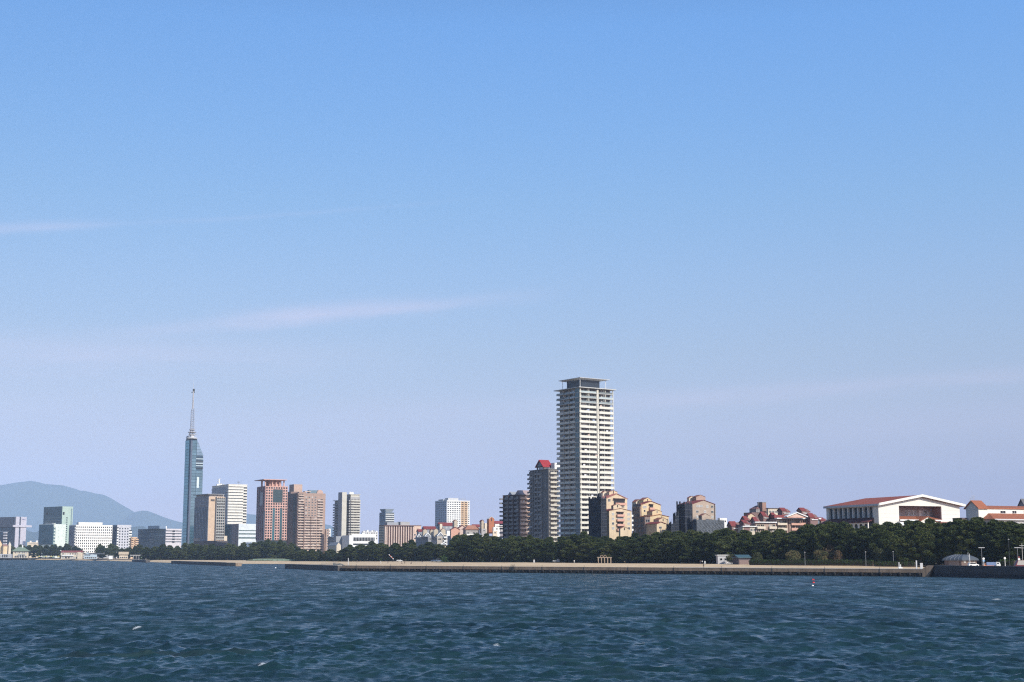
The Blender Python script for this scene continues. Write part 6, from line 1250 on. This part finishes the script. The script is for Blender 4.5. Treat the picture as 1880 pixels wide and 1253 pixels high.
# ---------------------------------------------------------------- shore furniture
random.seed(41)
def shed(px0, pxc, px1, pt, D, th, label, wm, rm, flat=True, name='shed'):
    s = bld(name, label, 'shed', px0, pxc, px1, pt, D, th, py=1030); s.box('wall', wm, z1=s.h-.3); s.box('roof', rm, -.5, s.a+.5, -.6, s.b+.4, s.h-.29, s.h); return s
s = shed(1315, 1318, 1346, 1019, 665, 12, 'long white shed with a flat roof in front of the pines', mat('shed_white', (.42, .41, .42)), whitep); s.wins('R', .5, s.a-.5, 3, 1.2, 1, 2, 1.3, 1.1); s.place(MB().box(-1, 1, -.1, -.01, 0, 2.2).mesh('door', greyc), 'door', 'R', s.a*.8, 0)
s = shed(1345, 1356, 1378, 1023.5, 650, 20, 'low shed with a blue roof right of the white shed', mat('shed_dark', (.07, .06, .07)), mat('blue_roof', (.05, .10, .12), rough=.5)); s.gable(1.0, 'x', mat('shed_dark', (.07, .06, .07)), mat('blue_roof', (.05, .10, .12)), z=s.h+.005, ov=.6, th=.12); s.place(MB().box(-2.4, 2.4, -.1, -.01, 0, 2).mesh('shutter', mat('shutter_brown', (.2, .14, .13))), 'shutter', 'R', s.a*.45, 0)
def hut():
    s = bld('domed_hut', 'brown hut with a rounded blue grey metal roof on the quay', 'hut', 1734, 1765, 1793, 1029.5, 548, 42, py=1030); a, b = s.a, s.b; h = s.h
    s.box('wall', mat('hut_brown', (.14, .10, .09)), z1=h); s.wins('R', .6, a-.6, 3, 1.1, 1, 1.8, 1.2, 1.1); s.place(MB().box(-b*.3, b*.3, -.08, -.01, .3, 2.2).mesh('shutter', mat('hut_shutter', (.22, .18, .17))), 'shutter', 'L', b*.45, 0)
    zt = s.z(1018.6); rings = []
    for t in np.linspace(0, 1, 8):
        f = .97*math.sin(t*math.pi/2)**1.7 if t < 1 else .97; z = h+(zt-h)*math.sin(t*math.pi/2)**.8; ix, iy = (a/2+.7)*f*.82, (b/2+.7)*f*.55
        rings.append([(-.7+ix, -.7+iy, z), (a+.7-ix, -.7+iy, z), (a+.7-ix, b+.7-iy, z), (-.7+ix, b+.7-iy, z)])
    rm = mat('curved_metal_roof', (.07, .085, .105), rough=.6); MB().loft(rings).build('roof', rm, s.root)
    n = 5
    for k in range(1, n):
        q = MB()
        for i in range(7):
            r0_, r1_ = rings[i], rings[i+1]; t = k/n
            p0 = Vector(r0_[0]).lerp(Vector(r0_[3]), t); p1 = Vector(r1_[0]).lerp(Vector(r1_[3]), t); q.tube(p0, p1, .09, n=4)
        q.build('roof_rib', mat('rib_grey', (.14, .15, .17)), s.root)
    MB().tube((a*.45, 0, h), (a*.45, 0, zt+.8), .06).build('vent_pipe', whitep, s.root)
hut()
def pole(px, D, pt, label, kind='lamp', name='street_lamp', cat='street lamp', m=None, z=None):
    z = zg(px, D) if z is None else z; e = thing(name, label, cat, (gx(px, D), D, z)); h = gz(pt, D)-z; m = m or midgrey
    MB().tube((0, 0, 0), (0, 0, h), .11, .07, 6).build('post', m, e)
    if kind == 'lamp': MB().lathe([(.08, 0), (.3, .1), (.3, .22), (.1, .32)], 8, (0, 0, h-.1)).build('lamp_head', mat('lamp_grey', (.4, .4, .4)), e)
    elif kind == 'tee': MB().box(-1.1, 1.1, -.2, .2, h, h+.22).build('lamp_head', steel, e)
    elif kind == 'sign': MB().lathe([(0, -.04), (.4, -.04), (.4, .04), (0, .04)], 12).build('sign_disc', whitep, e, (0, 0, h-.4)).rotation_euler = (math.pi/2, 0, 0)
    elif kind == 'utility': MB().box(-.9, .9, -.08, .08, h-.9, h-.75).box(-.6, .6, -.08, .08, h-1.7, h-1.55).build('cross_arm', steel, e)
    return e
pole(1477, 612, 1014.5, 'slim park lamp between the two olive trees', 'lamp'); pole(1588.5, 596, 1014, 'park lamp at the right half of the long hedge', 'lamp'); pole(1639, 588, 1013.5, 'dim park lamp right of the big brownish tree', 'lamp', m=midgrey)
pole(1801.5, 520, 1006.5, 'T shaped lamp right of the domed hut', 'tee', m=midgrey); pole(1867.5, 500, 1006.5, 'T shaped lamp near the right edge', 'tee', m=midgrey); pole(1852, 505, 991, 'tall dark floodlight pole near the right edge', 'lamp', 'floodlight_pole', 'light pole', darkm); pole(1876, 515, 998, 'pale concrete utility pole at the right edge', 'utility', 'utility_pole', 'utility pole', mat('pole_concrete', (.42, .40, .37)))
e = pole(1804.5, 500, 1024, 'white and blue round signs on a post behind the quay wall', 'sign', 'round_sign', 'sign', whitep); MB().lathe([(0, -.04), (.38, -.04), (.38, .04), (0, .04)], 12).build('lower_disc', mat('sign_blue', (.15, .35, .6)), e, (0, 0, gz(1024, 500)-3-1.5)).rotation_euler = (math.pi/2, 0, 0)
pole(1843.5, 507, 1023, 'white oval sign over the bright hedge', 'sign', 'round_sign', 'sign', whitep); e = pole(1869.5, 496, 1025, 'small red and white sign near the right edge', 'sign', 'round_sign', 'sign', whitep); MB().lathe([(0, -.05), (.3, -.05), (.3, .05), (0, .05)], 10).build('red_disc', redroof, e, (0, -.02, gz(1025, 496)-3-.1)).rotation_euler = (math.pi/2, 0, 0)
pole(1779, 540, 1017, 'thin white pole in front of the domed hut', 'none', 'flag_pole', 'pole', whitep)
def slab(px, D, w, pt, label, name='marker_post', cat='post', m=None, d=.3, z=3.2):
    z = 2.68 if z > 3.05 else zg(px, D)
    e = thing(name, label, cat, (gx(px, D), D, z)); h = gz(pt, D)-z; MB().box(-w/2, w/2, -d/2, d/2, 0, h).build('post', m or mat('post_white', (.5, .5, .5)), e); MB().box(-w/2-.12, w/2+.12, -d/2-.12, d/2+.12, 0, .18).build('base', greyc, e); return e
slab(1681, 525.5, .45, 1029.5, 'tall narrow white post near the right end of the seawall'); e = slab(1690, 524.5, 1.0, 1034, 'short wide white post beside the tall narrow post')
e = slab(1649, 534, .3, 1032.5, 'white stand with two posts on the seawall, left of the tall narrow post', 'mooring_stand', 'stand'); MB().box(.5, .7, -.1, .1, .18, 1.6).build('side_post', whitep, e); MB().box(-.3, 1.2, -.3, .3, .19, .5).build('foot', whitep, e)
slab(640, 701, .35, 1025, 'tall thin white pole at the left end of the seawall', 'marker_pole', 'pole', z=3.1)
slab(980.5, 770, .8, 1028, 'grey white notice post on the sand left of the parked truck', 'notice_post', 'post', z=3); slab(1293.5, 680, .7, 1030.5, 'white notice board at the edge of the pines', 'notice_board', 'sign', z=3)
slab(1244, 720, .4, 1022, 'dark post beside the white tent', 'post', 'post', darkm, z=3)
def pergola():
    D = 712; x = gx(1098.5, D); e = thing('pergola', 'pale wooden pergola with two arches in front of the pines', 'pergola', (x, D, zg(1110, D))); w = gx(1121.5, D)-x; h = gz(1024.5, D)-zg(1110, D); wm = mat('pergola_wood', (.30, .23, .17)); n = 5
    for k in range(n):
        for y in (0, 3): MB().box(w*k/(n-1)-.14, w*k/(n-1)+.14, y-.14, y+.14, 0, h).build('post', wm, e)
    MB().box(-.4, w+.4, -.2, .2, h+.002, h+.35).box(-.4, w+.4, 2.8, 3.2, h+.002, h+.35).build('beam', wm, e)
    for c in (.25, .52):
        q = MB(); r = w*.115; pr = None
        for t in np.linspace(0, math.pi, 9):
            p = (w*c-r*math.cos(t), 0, h+.35+r*1.25*math.sin(t))
            if pr: q.tube(pr, p, .13, n=4)
            pr = p
        q.tube((w*c-r, 0, h+.3), (w*c, 0, h+1.4), .08, n=4); q.build('arch', wm, e)
pergola()
def tent():
    D = 735; e = thing('tent', 'teal tent with a white ridge among the pine trunks', 'tent', (gx(1240, D), D, zg(1240, D))); tm = mat('teal_canvas', (.05, .12, .13))
    MB().gable(-2.4, 2.4, -1.6, 1.6, .9, 1.7, 'x').box(-2.4, 2.4, -1.6, 1.6, 0, .9).build('canopy', tm, e); MB().box(-2.2, 2.0, -.2, .2, 2.58, 2.72).build('ridge', whitep, e); MB().add([(-.2, -1.65, 1.1), (2.0, -1.65, 1.1), (1.9, -.25, 2.5), (.9, -.25, 2.5)], [(0,1,2,3)]).build('flap', whitep, e)
tent()
def vehicle(px, D, label, body, name='car', cat='car', L_=4.4, Hh=1.5, W=1.8, rz=0, cab=None, z=None, van=False):
    e = thing(name, label, cat, (gx(px, D), D, zg(px, D)), rz); b = MB(); hw = W/2
    if name == 'truck':
        b.box(-L_/2, L_*.18, -hw, hw, .75, .95); b.build('bed', body, e); c = MB(); pr = [(L_*.2, .45), (L_/2, .45), (L_/2, 1.1), (L_*.42, 1.9), (L_*.2, 1.95)]
        c.loft([[(x, -hw, z_) for x, z_ in pr], [(x, hw, z_) for x, z_ in pr]]).build('cab', cab or body, e); MB().box(-L_/2, L_*.17, -hw, hw, .96, 1.9 if van else 1.25).build('load_box', body, e)
        MB().box(L_*.25, L_*.38, -hw-.02, hw+.02, 1.25, 1.7).build('window', gdark, e)
    else:
        pr = [(-L_/2, .35), (L_/2, .35), (L_/2, .8), (L_*.32, .95), (L_*.16, Hh), (-L_*.34, Hh), (-L_*.48, .95)]
        b.loft([[(x, -hw, z_) for x, z_ in pr], [(x, hw, z_) for x, z_ in pr]]).build('body', body, e)
        g = [(L_*.27, .98), (L_*.15, Hh-.08), (-L_*.32, Hh-.08), (-L_*.42, .98)]; MB().loft([[(x, -hw-.02, z_) for x, z_ in g], [(x, hw+.02, z_) for x, z_ in g]]).build('window', gdark, e)
    wh = MB().lathe([(0, -.12), (.33, -.12), (.33, .12), (0, .12)], 10).mesh('wheel', rubber)
    for x in (-L_*.3, L_*.32):
        for y in (-hw, hw): o = put(wh, 'wheel', e, (x, y, .33)); o.rotation_euler = (math.pi/2, 0, 0)
    return e
vehicle(1020.5, 768, 'small pale grey truck parked on the sand below the tall tower', mat('truck_grey', (.38, .4, .42), rough=.4), 'truck', 'truck', 3.6, rz=.2)
vehicle(1822, 500, 'blue and white small truck behind the quay wall', mat('truck_blue', (.18, .25, .42), rough=.4), 'truck', 'truck', 4.6, cab=whitep, van=True, rz=-.2, z=3.4); vehicle(1812, 506, 'orange and white car left of the blue truck', mat('car_orange', (.55, .2, .08), rough=.4), L_=3.6, z=3.3)
vehicle(1877, 492, 'long dark red van with a pink roof at the right edge', mat('van_wine', (.12, .02, .03), rough=.4), 'van', 'van', 6.2, 2.6, 2.0, z=3.3); vehicle(1785, 538, 'white car beside the domed hut', whitep, L_=3.8, z=3.1)
MB_ = [(1107, 728, 'white'), (684, 1080, 'silver'), (797, 1000, 'white'), (812, 990, 'grey'), (735, 1060, 'white'), (1350, 668, 'grey')]
vehicle(734, 1075, 'white car under the pines right of the tilted red pole', whitep); vehicle(797, 1010, 'silver car under the pines at the dark gap', mat('car_silver', (.5, .5, .52), rough=.4)); vehicle(806, 1006, 'white van right of the silver car under the pines', whitep, 'van', 'van', 4.6, 2.0)
vehicle(1390, 655, 'white car half hidden by the left end of the hedge', whitep)
e = thing('tilted_pole', 'red and white striped pole leaning over the sand', 'pole', (gx(723, 1060), 1060, 2.4)); a_, b_ = Vector((0, 0, 2.0)), Vector((gx(714, 1060)-gx(723, 1060), 0, gz(1018.5, 1060)-2.4))
for k in range(5): MB().tube(a_.lerp(b_, k/5), a_.lerp(b_, (k+1)/5-.01), .26, n=6).build('pole_band', mat('band_red', (.6, .12, .06)) if k % 2 else whitep, e)
MB().tube((.3, 0, 0), (0, 0, 2.3), .15).tube((-.8, 0, 0), (-.2, 0, 2.2), .12).build('support', darkm, e)
# nets, fence and sand bank on the beach
f = thing('green_net_fence', 'low pale green net fence across the far beach', 'fence', (0, 0, 0)); nm_ = mat('green_net', (.20, .30, .24), rough=.9)
for k in range(10):
    x0, x1 = gx(465+k*9, 1275), gx(465+(k+1)*9-.6, 1275); z0 = gz(1029.5 if k > 3 else 1028.8, 1275); MB().box(x0, x1, 1274.9, 1275, z0, gz(1027.4, 1275)).build('net_panel', nm_, f); MB().tube((x0, 1275.2, z0-.5), (x0, 1275.2, gz(1027, 1275)), .06, n=4).build('post', darkm, f)
g = thing('green_tarp', 'flat dark green tarp at the right end of the net fence', 'tarp', (gx(566, 1290), 1290, 1.4)); MB().box(-9, 9, -1, 3, 0, .9).build('sheet', mat('green_tarp', (.03, .16, .10)), g)
# ---------------------------------------------------------------- people
def person_mesh(pose, seed):
    h = 1.68; V = {'pelvis': (0, 0, .92), 'chest': (0, 0, 1.28), 'neck': (0, 0, 1.45), 'head': (0, .02, 1.58), 'crown': (0, .0, 1.67)}
    st = .16 if pose == 'walk' else .02; arm = .14 if pose == 'walk' else .03
    if pose == 'sit': V = {k: (v[0], v[1], v[2]-.55) for k, v in V.items()}
    pts = list(V.items()); names = [p[0] for p in pts]; co = [list(p[1]) for p in pts]; ed = [(0, 1), (1, 2), (2, 3), (3, 4)]; rad_ = [.15, .17, .06, .10, .07]
    def add(p, to, r): co.append(list(p)); ed.append((to, len(co)-1)); rad_.append(r); return len(co)-1
    dz = -.55 if pose == 'sit' else 0
    for sg in (-1, 1):
        if pose == 'sit': a = add((sg*.1, -.1, .33), 0, .09); k = add((sg*.14, -.5, .42), a, .07); add((sg*.14, -.55, .08), k, .05); 
        else: a = add((sg*.1, 0, .84), 0, .09); k = add((sg*.11, -.5*st*sg, .48), a, .07); an = add((sg*.11, st*sg*1.2, .09), k, .045); add((sg*.12, st*sg*1.2-.17, .04), an, .04)
        sh = add((sg*.19, 0, 1.38+dz), 1, .065); el = add((sg*.24, arm*sg*-.6, 1.12+dz), sh, .048); hn = add((sg*.24, arm*sg*-1.6-.04, .88+dz), el, .036); add((sg*.24, arm*sg*-1.6-.06, .79+dz), hn, .03)
    me = bpy.data.meshes.new('body'); me.from_pydata(co, ed, []); o = bpy.data.objects.new('body', me); col.objects.link(o); m = o.modifiers.new('s', 'SKIN'); m.use_smooth_shade = True
    for i, v in enumerate(me.skin_vertices[0].data): v.radius = (rad_[i], rad_[i]*.85); v.use_root = (i == 0)
    o.modifiers.new('sub', 'SUBSURF').levels = 1; dg = bpy.context.evaluated_depsgraph_get(); r = bpy.data.meshes.new_from_object(o.evaluated_get(dg)); bpy.data.objects.remove(o); return r
PM = {p: person_mesh(p, 1) for p in ('stand', 'walk', 'sit')}
skin = mat('skin', (.45, .28, .2)); hair = mat('dark_hair', (.02, .015, .012))
cl = {'white': mat('white_cloth', (.7, .7, .68)), 'black': mat('black_cloth', (.02, .02, .025)), 'navy': mat('navy_cloth', (.03, .04, .09)), 'grey': mat('grey_cloth', (.25, .25, .26))}
def person(px, D, pose, top, bot, label, z=None, rz=0, k=1.0):
    e = thing('person', label, 'person', (gx(px, D), D, (2.68 if D < 600 else zg(px, D))), rz); me = PM[pose].copy()
    for m in (skin, cl[top], cl[bot], hair): me.materials.append(m)
    dz = -.55 if pose == 'sit' else 0
    for p in me.polygons:
        c = p.center; zz = c.z
        p.material_index = 3 if (zz > 1.62+dz or (zz > 1.52+dz and c.y > .03)) else 0 if zz > 1.43+dz else 1 if zz > .95+dz and not (abs(c.x) > .2 and zz < 1.1+dz) else 0 if (abs(c.x) > .2 and zz > .7+dz) else 2
    o = put(me, 'body', e); e.scale = (k, k, k); return e
ZS = 2.35
person(699.5, 860, 'walk', 'white', 'white', 'person in white walking on the sand, leftmost on the beach', 2.6); person(712.5, 880, 'stand', 'navy', 'black', 'small dark dressed person standing right of the person in white', 2.5)
person(743.5, 800, 'stand', 'black', 'black', 'tall person in black standing on the sand', 2.8); person(738, 800, 'sit', 'black', 'navy', 'person in black sitting left of the tall person in black', 2.75, .6); person(755.5, 790, 'sit', 'navy', 'black', 'person in dark clothes crouching between two standing people', 2.8, -.5)
person(775.5, 785, 'stand', 'black', 'grey', 'person in black top standing right of the crouching person', 2.85, .4); person(1054, 742, 'walk', 'white', 'white', 'person in white walking below the tall tower', 3, .3); person(1288.5, 672, 'walk', 'white', 'black', 'person in a white top and black trousers by the notice board', 3)
person(1285, 674, 'stand', 'black', 'navy', 'person in dark clothes next to the person in a white top', 3); person(1335, 640, 'walk', 'white', 'grey', 'person in a white top in front of the white shed', 3.03); person(656, 1000, 'walk', 'grey', 'navy', 'person in grey on the far sand near the thin white pole', 2.0)
person(269, 1500, 'stand', 'white', 'white', 'person in white at the far end of the beach', 1.9); person(1291, 560, 'stand', 'black', 'black', 'person in black standing on the seawall near the notice board', 3.1)
# ---------------------------------------------------------------- buoys
def buoy(px, py, label, m, s_=1.0, name='marker_buoy', top=True):
    D = wd(py); e = thing(name, label, 'buoy', (gx(px, D, py), D, .05)); e.scale = (s_, s_, s_); MB().lathe([(0, -.25), (.32, -.2), (.4, .05), (.3, .3), (0, .4)], 12).build('float', m if top else whitep, e)
    if top: MB().tube((0, 0, .3), (0, 0, 1.3), .06).build('staff', darkm, e); MB().box(-.3, .3, -.03, .03, .85, 1.25).build('flag', m, e)
    return e
buoy(1493.5, 1071, 'red marker buoy with a small flag on the water', mat('buoy_red', (.6, .04, .05)), .9); buoy(1492, 1076.5, 'small white float just below the red marker buoy', whitep, .7, 'float', False); buoy(506, 1043.5, 'small white float in front of the beach near the left jetty', whitep, 1.2, 'float', False)
